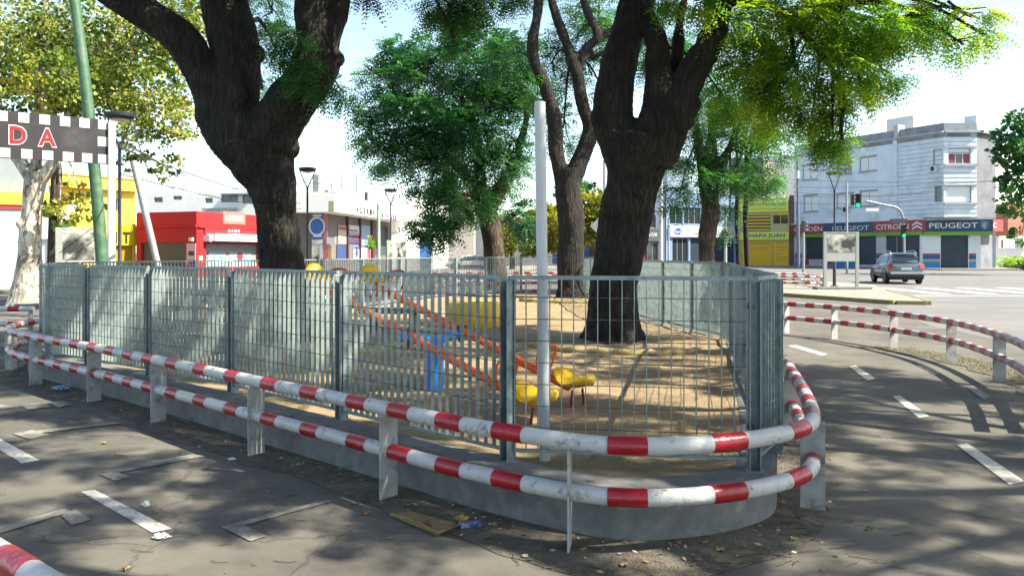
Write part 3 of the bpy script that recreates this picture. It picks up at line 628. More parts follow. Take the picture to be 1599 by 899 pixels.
# ------------------------------------------------------------------ cars
def car(label, paint, loc, rotz, suv=True):
    t = thing('parked_car' if not suv else 'car', label, 'car', (0, 0, 0)); pt = paint
    H = 1.0 if suv else .86
    #   y, halfwidth low/mid/top, z bottom, z shoulder
    st = [(0.02, .62, .74, .70, .52, .92), (.06, .74, .84, .76, .42, 1.04), (.30, .82, .895, .80, .38, 1.07), (.9, .86, .905, .82, .36, 1.07), (2.0, .86, .895, .82, .34, 1.05), (3.0, .86, .90, .80, .34, 1.03), (3.55, .84, .89, .76, .36, 1.0), (4.0, .80, .84, .68, .38, .92), (4.25, .70, .74, .55, .42, .78), (4.32, .55, .60, .45, .48, .68)]
    vs = []; K = 12
    for y, wl, wm_, wt, z0, z1 in st:
        z0 *= H; z1 *= H; zm = z0 + (z1 - z0) * .5
        pr = [(wl * .9, z0), (wl, z0 + .06), (wm_, zm - .04), (wm_, zm + .08), (wt + .04, z1 - .04), (wt - .04, z1)]
        vs += [(x, y, z) for x, z in pr] + [(-x, y, z) for x, z in pr[::-1]]
    fs = [(a * K + b, a * K + (b + 1) % K, (a + 1) * K + (b + 1) % K, (a + 1) * K + b) for a in range(len(st) - 1) for b in range(K)]
    fs += [tuple(range(K))[::-1], tuple(range((len(st) - 1) * K, len(st) * K))]
    mb = MB(); mb.add(vs, [f_[::-1] for f_ in fs]); mb.build('body', pt, t, smooth=True, bevel=.02, center=False)
    # greenhouse
    zr = 1.60 if suv else 1.42
    gs = [(.14, .74, 1.02 * H, .60, zr - .42), (.30, .76, 1.04 * H, .58, zr - .16), (.52, .78, 1.05 * H, .585, zr - .03), (1.2, .80, 1.05 * H, .60, zr + .03), (2.2, .80, 1.04 * H, .60, zr + .03), (2.75, .78, 1.03 * H, .58, zr - .05), (3.55, .74, .99 * H, .56, 1.0 * H)]
    vs = []; K = 6
    for y, wb, zb, wt, zt in gs:
        pr = [(wb, zb - .02), (wb - (wb - wt) * .82, zb + (zt - zb) * .86), (wt - .08, zt)]
        vs += [(x, y, z) for x, z in pr] + [(-x, y, z) for x, z in pr[::-1]]
    fs = [(a * K + b, a * K + (b + 1) % K, (a + 1) * K + (b + 1) % K, (a + 1) * K + b) for a in range(len(gs) - 1) for b in range(K)]
    fs += [tuple(range(K))[::-1], tuple(range((len(gs) - 1) * K, len(gs) * K))]
    mb = MB(); mb.add(vs, [f_[::-1] for f_ in fs]); mb.build('cabin', pt, t, smooth=True, bevel=.015, center=False)
    gl = M['glass']
    mb = MB(); mb.add([(-.60, .185, 1.08 * H), (.60, .185, 1.08 * H), (.66, .16, 1.16 * H), (.55, .30, zr - .13), (.40, .335, zr - .10), (-.40, .335, zr - .10), (-.55, .30, zr - .13), (-.66, .16, 1.16 * H)], [tuple(range(8))])
    vs = [(v_[0], v_[1] - .05, v_[2]) for v_ in mb.v]; mb = MB(); mb.add(vs, [tuple(range(8))]); mb.build('rear_window', gl, t, center=False)
    for sx in (-1, 1):
        for y0, y1, y2, y3 in ((.62, 1.45, 1.45, .78), (1.53, 2.4, 2.4, 1.53), (2.47, 3.15, 2.68, 2.47)):
            q = []
            for y, zz in ((y0, 1.10 * H), (y1, 1.10 * H), (y2, zr - .13), (y3, zr - .13)):
                w = .80 - .02 - (.80 - .60) * .82 * (zz - 1.04 * H) / ((zr + .03 - 1.04 * H) * .86) + .022; q.append((sx * w, y, zz))
            mb = MB(); mb.add(q, [(0, 1, 2, 3) if sx > 0 else (3, 2, 1, 0)]); mb.build('side_window', gl, t, center=False)
        for y in (.80, 3.42):
            c = (sx * .78, y, .34)
            mb = MB(); prof = [(.20, -.1), (.31, -.1), (.34, -.07), (.34, .07), (.31, .1), (.20, .1)]; vs = []; nn = 24
            for r_, w in prof:
                for j in range(nn): a = 2 * math.pi * j / nn; vs.append((c[0] + sx * w, c[1] + r_ * math.cos(a), c[2] + r_ * math.sin(a)))
            mb.add(vs, [(i * nn + j, i * nn + (j + 1) % nn, (i + 1) * nn + (j + 1) % nn, (i + 1) * nn + j) for i in range(5) for j in range(nn)]); w_ = mb.build('wheel', M['rubber'], t, smooth=True)
            mb = MB()
            for j in range(5):
                a = 2 * math.pi * j / 5; mb.obox((c[0] + sx * .085, y + .0 * a, c[2]), (sx * .015, 0, 0), (0, .03 * math.cos(a + 1.57), .03 * math.sin(a + 1.57)), (0, .2 * math.cos(a), .2 * math.sin(a)))
            mb.tube([(c[0] + sx * .06, y, c[2]), (c[0] + sx * .09, y, c[2])], .21, 20); mb.build('rim', M['chrome'], w_)
            mb = MB(); vs = []; k_ = 18
            for i in range(k_ + 1):
                a = -.25 + (math.pi + .5) * i / k_; vs += [(sx * .90, y + .36 * math.cos(a), .35 + .36 * math.sin(a)), (sx * .915, y + .44 * math.cos(a), .35 + .44 * math.sin(a)), (sx * .80, y + .35 * math.cos(a), .35 + .35 * math.sin(a))]
            mb.add(vs, [(3 * i, 3 * i + 1, 3 * i + 4, 3 * i + 3) for i in range(k_)] + [(3 * i + 2, 3 * i, 3 * i + 3, 3 * i + 5) for i in range(k_)]); mb.build('wheel_arch', M['black'], t)
            mb = MB(); mb.add([(sx * .893, y + .36 * math.cos(2 * math.pi * i / 20), .36 + .36 * math.sin(2 * math.pi * i / 20)) for i in range(20)], [tuple(range(20))]); mb.build('arch_recess', M['black'], t)
        mb = MB(); mb.add([(sx * .86, .045, .78 * H), (sx * .66, -.012, .78 * H), (sx * .64, -.012, 1.02 * H), (sx * .82, .07, 1.06 * H), (sx * .905, .22, 1.0 * H), (sx * .91, .22, .82 * H)], [(0, 1, 2, 3) if sx < 0 else (3, 2, 1, 0), (0, 3, 4, 5) if sx < 0 else (5, 4, 3, 0)]); mb.build('tail_light', M['tail'], t)
        mb = MB(); mb.obox((sx * .93 - .09, 2.75, 1.0 * H), (.18, 0, 0), (0, .09, 0), (0, 0, .14)); mb.build('mirror', M['black'], t, bevel=.03)
        if suv:
            mb = MB(); mb.tube(catmull([(sx * .62, .55, zr - .06), (sx * .60, .75, zr + .10), (sx * .60, 1.5, zr + .12), (sx * .60, 2.3, zr + .10), (sx * .60, 2.6, zr - .02)], 4, False), .018, 8); mb.build('roof_rail', M['chrome'], t)
        mb = MB(); mb.obox((sx * .896 - .015, 1.22, .44 * H), (.03, 0, 0), (0, 1.76, 0), (0, 0, .14)); mb.build('sill', M['black'], t)
        for y in (1.95, 2.9):
            mb = MB(); mb.obox((sx * .905 - .012, y - .2, .88 * H), (.024, 0, 0), (0, .16, 0), (0, 0, .03)); mb.build('door_handle', M['black'], t)
    mb = MB(); mb.obox((-.84, -.07, .36), (1.68, 0, 0), (0, .22, 0), (0, 0, .14)); mb.build('lower_bumper', M['black'], t, bevel=.03)
    mb = MB(); mb.obox((-.78, -.085, .50), (1.56, 0, 0), (0, .2, 0), (0, 0, .14)); mb.build('bumper', M['chrome'] if suv else pt, t, bevel=.04)
    mb = MB(); mb.obox((-.26, -.03, .74 * H), (.52, 0, 0), (0, .03, 0), (0, 0, .13)); pp_ = mb.build('number_plate', M['pole_white'], t)
    mb = MB(); mb.obox((-.48, -.022, .90 * H), (.96, 0, 0), (0, .03, 0), (0, 0, .035)); mb.build('tailgate_trim', M['chrome'], t)
    mb = MB(); mb.obox((-.55, .20, zr - .035), (1.1, 0, 0), (0, .3, .03), (0, 0, .04)); mb.build('spoiler', pt, t, bevel=.01)
    mb = MB(); mb.tube([(.1, .09, 1.11 * H), (-.34, .13, 1.15 * H)], .014, 6); mb.build('wiper', M['black'], t)
    mb = MB(); mb.box(-.7, .7, .3, 3.9, .22, .38); mb.build('underbody', M['black'], t)
    t.location = loc; t.rotation_euler.z = rotz; return t
M['tail'] = mat('tail_light_plastic', (.6, .02, .02), .2, spec=.7)
car('grey blue four wheel drive car seen from behind on the avenue before the zebra crossing', mat('car_paint_grey_blue', (.16, .22, .28), .3, .35, coat=.6), (20.3, 41.2, 0.004), R(-12))
car('pale hatchback side on in the distance beyond the rear fence, left of the slim trunk', mat('car_paint_pale', (.6, .6, .6), .3, .1, coat=.6), (-1.6, 72.0, .0), R(88), suv=False)
# ------------------------------------------------------------------ buildings: facades drawn where they stand
def plaster(name, c, var=.08, c2=None, **k): return mat(name, c, .88, var=var, vscale=.8, bump=.15, bscale=12, color2=c2, c2scale=.5, c2lo=.52, c2hi=.68, **k)
class Fac:
    def __init__(s, a, b, parent=None):
        s.a = Vector(a); s.b = Vector(b); s.L = (s.b - s.a).length; s.u = (s.b - s.a) / s.L; s.n = Vector((s.u.y, -s.u.x)); s.t = parent
        s.u3 = s.u.to_3d(); s.n3 = s.n.to_3d()
    def U(s, px):
        k = (px - CX) / F; return (k * s.a.y - s.a.x) / (s.u.x - k * s.u.y)
    def Z(s, px, py): p = s.a + s.u * s.U(px); return CH + (HY - py) / F * p.y
    def pt(s, u, z, n=0): p = s.a + s.u * u + s.n * n; return Vector((p.x, p.y, z))
    def box(s, u0, u1, z0, z1, n0, n1, name=None, m=None, parent=None, mb=None, bevel=0):
        own = mb is None; mb = mb or MB(); mb.obox(s.pt(u0, z0, n0), s.u3 * (u1 - u0), s.n3 * (n1 - n0), (0, 0, z1 - z0))
        if own: return mb.build(name, m, parent or s.t, bevel=bevel)
    def rect(s, x0, y0, x1, y1):
        xm = (x0 + x1) / 2; return (s.U(x0), s.U(x1), s.Z(xm, y1), s.Z(xm, y0))
    def pbox(s, x0, y0, x1, y1, n0, n1, name, m, parent=None, **k):
        u0, u1, z0, z1 = s.rect(x0, y0, x1, y1); return s.box(u0, u1, z0, z1, n0, n1, name, m, parent, **k)
    def wall(s, u0, u1, z0, z1, ops, m, depth=.25, name='wall', back=6.0):
        ops = [(max(a, u0), min(b, u1), max(c, z0), min(d_, z1)) for a, b, c, d_ in ops]
        us = sorted({u0, u1, *[o[0] for o in ops], *[o[1] for o in ops]}); zs = sorted({z0, z1, *[o[2] for o in ops], *[o[3] for o in ops]})
        mb = MB()
        for a, b in zip(us, us[1:]):
            for c, e in zip(zs, zs[1:]):
                um, zm = (a + b) / 2, (c + e) / 2
                if any(o[0] < um < o[1] and o[2] < zm < o[3] for o in ops): continue
                mb.add([s.pt(a, c), s.pt(b, c), s.pt(b, e), s.pt(a, e)], [(0, 1, 2, 3)])
        for a, b, c, e in ops:
            q = [s.pt(a, c), s.pt(b, c), s.pt(b, e), s.pt(a, e)]; r_ = [p - s.n3 * depth for p in q]
            mb.add(q + r_, [(0, 4, 5, 1), (1, 5, 6, 2), (2, 6, 7, 3), (3, 7, 4, 0)])
        if back:
            q = [s.pt(u0, z0), s.pt(u1, z0), s.pt(u1, z1), s.pt(u0, z1)]; r_ = [p - s.n3 * back for p in q]
            mb.add(q + r_, [(0, 3, 7, 4), (1, 5, 6, 2), (3, 2, 6, 7), (4, 7, 6, 5)])
        return mb.build(name, m, s.t)
    def window(s, op, kind='glass', frame=None, name='window', depth=.18, bars=1):
        a, b, c, e = op; fm_ = frame or M['wframe']; fw = .07; mb = MB()
        n0, n1 = -depth, -depth + .06
        s.box(a, b, c, c + fw, n0, n1, mb=mb); s.box(a, b, e - fw, e, n0, n1, mb=mb)
        s.box(a, a + fw, c + fw, e - fw, n0, n1, mb=mb); s.box(b - fw, b, c + fw, e - fw, n0, n1, mb=mb)
        for k in range(1, bars + 1): x = a + (b - a) * k / (bars + 1); s.box(x - .03, x + .03, c + fw, e - fw, n0, n1 - .003, mb=mb)
        w = mb.build(name, fm_, s.t)
        if kind == 'glass': s.box(a + .02, b - .02, c + .02, e - .02, n0 - .02, n0 + .015, 'pane', M['glass'], w)
        else:
            mb = MB(); h = e - c; k = max(6, int(h / .12)); m_ = kind
            for j in range(k): s.box(a + .06, b - .06, c + .05 + (h - .1) * j / k, c + .05 + (h - .1) * (j + .86) / k, n0, n1 - .012 - .0, mb=mb)
            s.box(a + .06, b - .06, c + .05, e - .05, n0 - .01, n0 + .03, mb=mb); mb.build('shutter', m_, w)
        return w
    def shutter(s, op, m, name='roller_shutter', depth=.22, pitch=.14):
        a, b, c, e = op; mb = MB(); h = e - c; k = max(3, int(h / pitch))
        s.box(a, b, c, e, -depth - .05, -depth, mb=mb)
        for j in range(k): s.box(a + .01, b - .01, c + h * j / k + .01, c + h * (j + .8) / k, -depth, -depth + .035, mb=mb)
        return mb.build(name, m, s.t)
    def text(s, st, x0, y0, x1, y1, m, n=.02, name='lettering', parent=None, bold=.0, u=None):
        u0, u1, z0, z1 = s.rect(x0, y0, x1, y1)
        return text(name, st, s.pt(u0, z0, n), s.u3, (0, 0, 1), u1 - u0, z1 - z0, m, parent or s.t, bold=bold)
M['wframe'] = mat('window_frame_paint', (.30, .32, .37), .6); M['shut_w'] = mat('pale_shutter', (.95, .98, 1.0), .6, var=.05)
M['shut_d'] = mat('dark_roller_shutter', (.05, .075, .11), .5, .3, var=.15, vscale=2); M['txt_w'] = mat('white_lettering', (.8, .8, .8), .5); M['txt_b'] = mat('navy_lettering', (.02, .05, .2), .5)
# ---- grey corner building
t = thing('corner_building', 'three storey grey corner building with car brand signs above its shutters', 'building', (40, 78, 0))
wall_m = plaster('grey_wall_plaster', (.80, .90, .99), .10, (.58, .66, .76)); par_m = plaster('weathered_parapet', (.30, .33, .38), .3, (.52, .54, .56)); sill_m = plaster('sill_concrete', (.44, .48, .54), .2)
A, B, C, D, E = (32.8, 93.0), (38.9, 80.96), (41.2, 76.4), (44.3, 76.3), (47.4, 78.4)
HB, HC, HP = 4.95, 13.05, 14.0
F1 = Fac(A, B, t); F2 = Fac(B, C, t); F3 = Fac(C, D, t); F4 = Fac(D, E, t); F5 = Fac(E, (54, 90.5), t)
ops1 = [F1.rect(*r_) for r_ in ((1253, 258, 1276, 280), (1306, 249, 1330, 272), (1342, 245, 1368, 267), (1255, 305, 1277, 330), (1306, 302, 1333, 324), (1343, 298, 1370, 321))]
gr1 = [(F1.U(a), F1.U(b), .35, 3.35) for a, b in ((1257, 1285), (1340, 1368))]; gr1a = [(F1.U(1383), F1.L - .01, .13, 3.35)]
F1.wall(0, F1.L, HB, HC, ops1, wall_m)
for k, o_ in enumerate(ops1):
    F1.window(o_, M['shut_w'] if k != 1 else 'glass', bars=1); a, b, c, e = o_
    F1.box(a - .12, b + .12, c - .14, c - .003, -.05, .12, 'sill', sill_m); F1.box(a - .1, b + .1, e + .003, e + .1, -.05, .08, 'lintel', sill_m)
F1.wall(0, F1.L, 0, HB - .003, gr1 + gr1a, plaster('pale_blue_wall', (.62, .68, .72), .05))
for o_ in gr1 + gr1a: F1.shutter(o_, M['shut_d'])
F2.wall(0, F2.L, HB, HC, [F2.rect(1457, 233, 1471, 258), F2.rect(1459, 290, 1471, 315)], wall_m)
for o_ in (F2.rect(1457, 233, 1471, 258), F2.rect(1459, 290, 1471, 315)): F2.window(o_, M['shut_w'] if o_[2] > 9 else 'glass', bars=0)
gw = plaster('white_ground_wall', (.84, .90, .96), .05); ug = F2.U(1440); FG = Fac(F2.pt(ug, 0).xy, (44.9, 76.7), t); FH = Fac((44.9, 76.7), (47.0, 78.3), t)
g2 = [(.0, F2.U(1436), .13, 3.35)]; F2.wall(0, ug, 0, HB - .003, g2, gw)
for o_ in g2: F2.shutter(o_, M['shut_d'])
F2.box(-.35, .12, HB, HC - .003, -.1, .14, 'pilaster', wall_m)
k = 19; mbl = MB()
for j in range(1, k): z = HB + (HC - HB) * j / k; F2.box(.2, F2.L, z, z + .045, 0.0, .03, mb=mbl)
mbl.build('wall_bands', sill_m, t)
w3 = [F3.rect(1481, 231, 1516, 256), F3.rect(1478, 290, 1517, 316)]; F3.wall(0, F3.L, HB, HC, w3, wall_m)
wr = F3.window((w3[0][0], w3[0][1], w3[0][2], w3[0][2] + 1.05), 'glass', bars=2, frame=M['pole_white']); F3.window((w3[0][0], w3[0][1], w3[0][2] + 1.06, w3[0][3]), M['shut_w'], bars=0)
cur = mat('curtain_red', (.35, .06, .09), .8)
F3.box(w3[0][0] + .1, w3[0][0] + .75, w3[0][2] + .1, w3[0][2] + .95, -.163, -.150, 'curtain', cur, wr); F3.box(w3[0][1] - .75, w3[0][1] - .1, w3[0][2] + .1, w3[0][2] + .95, -.163, -.150, 'curtain', cur, wr)
F3.window(w3[1], M['shut_w'], bars=0)
mbl = MB()
for j in range(1, k):
    z = HB + (HC - HB) * j / k
    if not any(o[2] - .1 < z < o[3] + .1 for o in w3): F3.box(0, F3.L, z, z + .045, 0, .03, mb=mbl)
mbl.build('wall_bands', sill_m, t)
for o_ in w3: F3.box(-.9 * 0, F3.L, o_[2] - .22, o_[2] - .003, -.05, .2, 'sill', sill_m); F3.box(0, F3.L, o_[3] + .003, o_[3] + .12, -.05, .13, 'lintel', sill_m)
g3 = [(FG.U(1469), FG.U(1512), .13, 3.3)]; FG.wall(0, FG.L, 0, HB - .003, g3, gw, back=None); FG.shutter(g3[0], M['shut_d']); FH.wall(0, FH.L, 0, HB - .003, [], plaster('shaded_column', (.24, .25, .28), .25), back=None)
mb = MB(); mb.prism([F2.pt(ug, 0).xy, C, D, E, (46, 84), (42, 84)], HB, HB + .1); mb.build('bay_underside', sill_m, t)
F4.wall(0, F4.L, HB + .002, HC - .003, [], plaster('stained_shaded_column', (.20, .21, .24), .25)); F5.wall(0, F5.L, 0, HC - .2, [], wall_m)  # column colour darkened to stand for the shade on it, besides its stains
for Fx, ex in ((F1, 0), (F2, 0), (F3, 0), (F4, 0)):
    Fx.box(-.02, Fx.L + .1, HC, HC + .16, -.5, .38, 'cornice', sill_m); Fx.box(0, Fx.L, HC + .163, HP if Fx is not F4 else HC + .4, -.25, .0 if Fx is not F3 else .05, 'parapet', par_m)
mb = MB(); mb.prism([A, B, C, D, E, (54, 90.5), (45, 101)], HC - .4, HC - .05); mb.build('roof', sill_m, t)
# tank, chimney block and air conditioners
Fr = Fac(B, C, t); mb = MB(); q = F1.pt(F1.U(1396), 13.6, -3); mb.obox(q - F1.u3 * 3.2, F1.u3 * 3.2, -F1.n3 * 3, (0, 0, 2.2)); mb.build('rooftop_tank_room', plaster('white_tank', (.75, .74, .72), .05), t)
F1.box(F1.U(1398), F1.U(1398) + .5, HC, HP + .5, -.8, .25, 'chimney', plaster('white_stack', (.6, .6, .6), .05), bevel=.02)
def aircon(Fx, px0, py0, px1, py1, n0=.0, par=None):
    a, b, c, e = Fx.rect(px0, py0, px1, py1); o = Fx.box(a, b, c, e, n0 + .02, n0 + .4, 'air_conditioner', M['pole_white'], bevel=.02)
    mb = MB(); cc = Fx.pt((a + b) / 2 + (b - a) * .12, (c + e) / 2, n0 + .405); r_ = (e - c) * .36
    mb.add([cc + (Fx.u3 * math.cos(2 * math.pi * i / 16) + Vector((0, 0, 1)) * math.sin(2 * math.pi * i / 16)) * r_ for i in range(16)], [tuple(range(16))]); mb.build('fan_grille', M['black'], o)
aircon(F2, 1452, 259, 1465, 269); aircon(F1, 1318, 322, 1326, 333); F4.box(.1, 1.5, HC + .41, HC + 1.7, -1.2, -.1, 'rooftop_unit', M['shut_w'])
# sign boards
S1 = Fac(F1.pt(F1.U(1235), 0, .35).xy, F1.pt(F1.U(1443.5), 0, .35).xy, t)
red = mat('sign_red', (.36, .03, .03), .4, var=.05, vscale=1); navy = mat('sign_navy', (.018, .05, .13), .35, var=.05, vscale=1); lime = mat('sign_lime', (.16, .42, .02), .5, var=.08)
def sgn(Fx, x0, x1, m): return Fx.box(Fx.U(x0), Fx.U(x1), 3.72, 4.86, -.3, 0, 'sign_board', m)
b1 = sgn(S1, 1235, 1286, red); b2 = sgn(S1, 1286.2, 1364, navy); b3 = sgn(S1, 1364.2, 1444, red)
S1.text('CITROËN', 1240, 355, 1285, 366.5, M['txt_w'], .01, parent=b1, bold=.01) if False else None
def stext(Fx, s_, x0, x1, z0, h, par, bold=.012, m=None):
    u0, u1 = Fx.U(x0), Fx.U(x1); return text('lettering', s_, Fx.pt(u0, z0, .006), Fx.u3, (0, 0, 1), u1 - u0, h, m or M['txt_w'], par, bold=bold)
stext(S1, 'CITROËN', 1240, 1284, 4.02, .62, b1); stext(S1, 'PEUGEOT', 1300, 1357, 3.98, .5, b2, 0.0); stext(S1, 'CITROËN', 1368, 1419, 3.98, .62, b3)
def chevron(Fx, px, z, w, h, par):
    mb = MB(); u = Fx.U(px)
    for dz in (0, h * .48):
        for sx in (-1, 1):
            q = [Fx.pt(u, z + dz + h * .55, .006), Fx.pt(u, z + dz + h * .3, .006), Fx.pt(u + sx * w, z + dz - h * .05, .006), Fx.pt(u + sx * w, z + dz + h * .16, .006)]
            mb.add(q, [(0, 1, 2, 3) if sx < 0 else (3, 2, 1, 0)])
    mb.build('chevron_emblem', M['txt_w'], par)
chevron(S1, 1432, 3.92, .55, .75, b3)
pa = F1.pt(F1.U(1444.3), 0, .36).xy; S2 = Fac(pa, (45.6, 75.9), t)
b4 = S2.box(0, S2.L, 3.66, 4.80, -.3, 0, 'sign_board', navy); stext(S2, 'PEUGEOT', 1451, 1527, 3.98, .52, b4, .012)
mb = MB(); u = S2.U(1537.5); sh = [(-.42, .42), (0, .5), (.42, .42), (.36, -.15), (0, -.5), (-.36, -.15)]; mb.add([S2.pt(u + x, 4.23 + z, .006) for x, z in sh], [tuple(range(6))[::-1]]); mb.build('shield_emblem', mat('emblem_grey', (.09, .16, .2), .4), b4)
mb = MB(); hd = [(-.22, -.1), (-.18, .2), (.0, .32), (.2, .22), (.12, .1), (.22, .02), (.1, -.06), (.12, -.28), (-.02, -.36), (-.12, -.2)]; mb.add([S2.pt(u + x, 4.23 + z, .012) for x, z in hd], [tuple(range(10))[::-1]]); mb.build('lion_head_emblem', mat('emblem_pale', (.3, .42, .45), .4), b4)
S3 = Fac((45.63, 75.92), (47.5, 77.4), t); b5 = S3.box(0, S3.L, 3.66, 4.80, -.3, 0, 'sign_board', red); stext(S3, 'C', 1551, 1556, 3.98, .5, b5)
S1.box(S1.U(1240), S1.L, 3.36, 3.715, -.3, -.03, 'green_band', lime); b6 = S2.box(.1, S2.L, 3.30, 3.655, -.3, -.03, 'green_band', lime)
S2.text('REPUESTOS ORIGINALES', 1472, 368.5, 1516, 371.5, M['txt_b'], -.02, parent=b6)
S1.box(S1.U(1235), S1.L, 4.863, 4.94, -.35, .05, 'sign_cap', M['shut_w']); S2.box(0, S2.L, 4.803, 4.88, -.35, .05, 'sign_cap', M['shut_w'])
# painted stripes at the wall foot
strp = [mat('stripe_red', (.45, .05, .08), .6), mat('stripe_navy', (.03, .1, .3), .6), mat('stripe_yellow', (.6, .45, .12), .6), mat('stripe_blue', (.02, .30, .68), .6)]
for Fx, a, b in ((F1, 1241.5, 1256.5), (F1, 1368.5, 1382), (FG, 1441, 1468), (FG, 1513, 1524)):
    u0, u1 = Fx.U(a), Fx.U(b)
    if u1 - u0 < .1: continue
    for m_, z0, z1 in zip(strp, (1.42, .98, .78, .13), (1.55, 1.41, .96, .77)): Fx.box(u0, u1, z0, z1, .0, .012, 'painted_stripe', m_)
u0, u1 = F1.U(1285.5), F1.U(1340); F1.box(u0, u1, .13, .78, 0, .012, 'painted_stripe', strp[3])
tb = F1.pbox(1258, 405, 1300, 413.5, .02, .05, 'oil_sign', M['pole_white']); F1.text('TOTAL', 1266, 406.5, 1290, 412.5, mat('oil_letter', (.5, .06, .06), .5), .056, parent=tb); F1.pbox(1258, 405.3, 1264, 413.2, .052, .058, 'oil_sign_patch', strp[0], tb); F1.pbox(1293, 405.3, 1300, 413.2, .052, .058, 'oil_sign_patch', strp[0], tb)
# ---- workshop
t = thing('workshop_building', 'yellow and lime workshop lettered CHAPA JUAN beside the grey corner building', 'building', (30, 93, 0))
W = Fac(P(1148, 394, 95.5).xy, P(1239.3, 394, 93.2).xy, t); yw = mat('workshop_yellow', (1.0, .62, .01), .6, var=.1, vscale=1.5); cream = plaster('cream_wall', (.55, .52, .28), .06); limeb = mat('lime_board', (.80, .88, .08), .5, var=.05); brick = plaster('brown_pier', (.17, .10, .09), .25)
zt_ = 8.0; o1_ = W.rect(1166, 336, 1203, 361); o2_ = W.rect(1206.5, 335, 1231.5, 350); o3_ = (W.U(1158), W.U(1206), .15, W.Z(1180, 376)); o4_ = (W.U(1207.5), W.U(1232), .15, W.Z(1220, 377))
W.wall(0, W.U(1232.5), 0, zt_, [o1_, o2_, o3_, o4_], cream)
W.window(o2_, 'glass', frame=yw, bars=1); lv = W.shutter(o1_, mat('louvre_dark', (.09, .09, .10), .6), name='louvre_window', pitch=.9)
for j in range(5): z = o1_[2] + (o1_[3] - o1_[2]) * (j + .25) / 5; W.box(o1_[0], o1_[1], z, z + .16, -.16, -.08, 'louvre', yw, lv)
gd = W.shutter(o3_, mat('door_yellow', (.98, .58, .008), .5, var=.08), name='garage_door', depth=.12); gd2 = W.shutter(o4_, mat('door_yellow_b', (1.05, .64, .01), .5, var=.08), name='garage_door', depth=.12)
gy = mat('faded_lettering', (.30, .24, .10), .6)
W.text('PINTURA CHAPA', 1172, 378.5, 1202, 382, gy, -.075, parent=gd); W.text('AUTOS MOTOS', 1172, 387, 1200, 390, gy, -.075, parent=gd)
for j, s_ in enumerate(('REPUESTOS', 'ACCESORIOS', 'PULIDOS', 'FAROS', 'PARAGOLPES', 'OPTICAS')): W.text(s_, 1212, 379 + j * 5.4, 1212 + len(s_) * 1.9, 381.6 + j * 5.4, gy, -.075, parent=gd2)
W.pbox(1204, 333, 1232, 335, 0, .04, 'yellow_band', yw); bd = W.pbox(1152, 362.5, 1232, 374.5, 0, .25, 'sign_board', limeb); W.text('CHAPA JUAN', 1163, 364.8, 1226, 372.3, mat('sign_blue_letter', (.02, .12, .38), .5), .256, parent=bd, bold=.03)
bd = W.pbox(1156, 312, 1231, 331, 0, .25, 'sign_board', limeb); W.text('REPUESTOS Y ACCESORIOS', 1162, 317, 1227, 322, mat('sign_blue_letter_b', (.04, .2, .5), .5), .256, parent=bd, bold=.02); W.text('NACIONALES IMPORTADOS ORIGINALES', 1164, 325, 1227, 328, mat('sign_olive', (.2, .3, .02), .5), .256, parent=bd)
W.box(W.U(1232.6), W.U(1239.5), 0, zt_ + .3, -6, .15, 'brick_pier', brick)
t = thing('white_tower_block', 'blank white high building rising behind the yellow workshop', 'building', (30, 108, 0)); Wb = Fac(P(1192, 394, 110).xy, P(1262, 394, 108).xy, t); Wb.wall(0, Wb.L, 0, Wb.Z(1200, 244), [], plaster('bright_white_wall', (1.2, 1.2, 1.17), .04), back=12)
t = thing('grey_block', 'grey sloping roofed block behind the workshop and right hand tree', 'building', (26, 103, 0)); Wc = Fac(P(1140, 394, 104).xy, P(1192, 394, 102).xy, t); Wc.wall(0, Wc.L, 0, Wc.Z(1180, 246), [], plaster('grey_block_wall', (.33, .31, .28), .1), back=10)
# ---- glass fronted blue shop
t = thing('blue_shop_building', 'blue fronted car parts shop with a white board of oval and round badges', 'building', (20, 92, 0))
Q = Fac(P(1040, 394, 90).xy, P(1149, 394, 95).xy, t); blw = plaster('light_blue_panel', (.22, .33, .55), .06)
qo = [Q.rect(1046, 324, 1066, 350), Q.rect(1068, 324, 1094, 350), (Q.U(1050), Q.U(1075), .15, Q.Z(1060, 371.5)), (Q.U(1078), Q.U(1147), .15, Q.Z(1110, 371.5))]
Q.wall(0, Q.L, 0, Q.Z(1060, 300), qo, blw); Q.window(qo[0], 'glass', bars=1); Q.window(qo[1], 'glass', bars=2); Q.window(qo[2], 'glass', name='shop_door', bars=2); Q.shutter(qo[3], M['shut_d'])
bd = Q.pbox(1044, 353.5, 1152, 370.5, .0, .3, 'sign_board', mat('sign_offwhite', (.58, .60, .58), .5, var=.04)); sb = mat('badge_blue', (.03, .12, .42), .4)
def oval(Fx, px, py, rx, rz, m, n, nm, par):
    u, z = Fx.U(px), Fx.Z(px, py); mb = MB(); mb.add([Fx.pt(u + rx * math.cos(2 * math.pi * i / 24), z + rz * math.sin(2 * math.pi * i / 24), n) for i in range(24)], [tuple(range(24))]); return mb.build(nm, m, par)
oval(Q, 1056, 361.5, .60, .37, sb, .306, 'oval_badge', bd); Q.text('Ford', 1051, 359, 1061, 364.5, M['txt_w'], .312, parent=bd, bold=.01)
oval(Q, 1072.5, 361.5, .30, .38, sb, .306, 'round_badge', bd); oval(Q, 1072.5, 361.5, .23, .30, M['shut_w'], .310, 'round_badge_ring', bd); Q.text('VW', 1070.5, 359, 1074.5, 364, sb, .314, parent=bd, bold=.02)
Q.text('FIAT', 1079, 356.5, 1089, 360.5, mat('sign_grey_letter', (.3, .33, .38), .5), .306, parent=bd); Q.text('Audi', 1081, 362.5, 1088, 366, mat('sign_brown_letter', (.2, .1, .08), .5), .306, parent=bd)
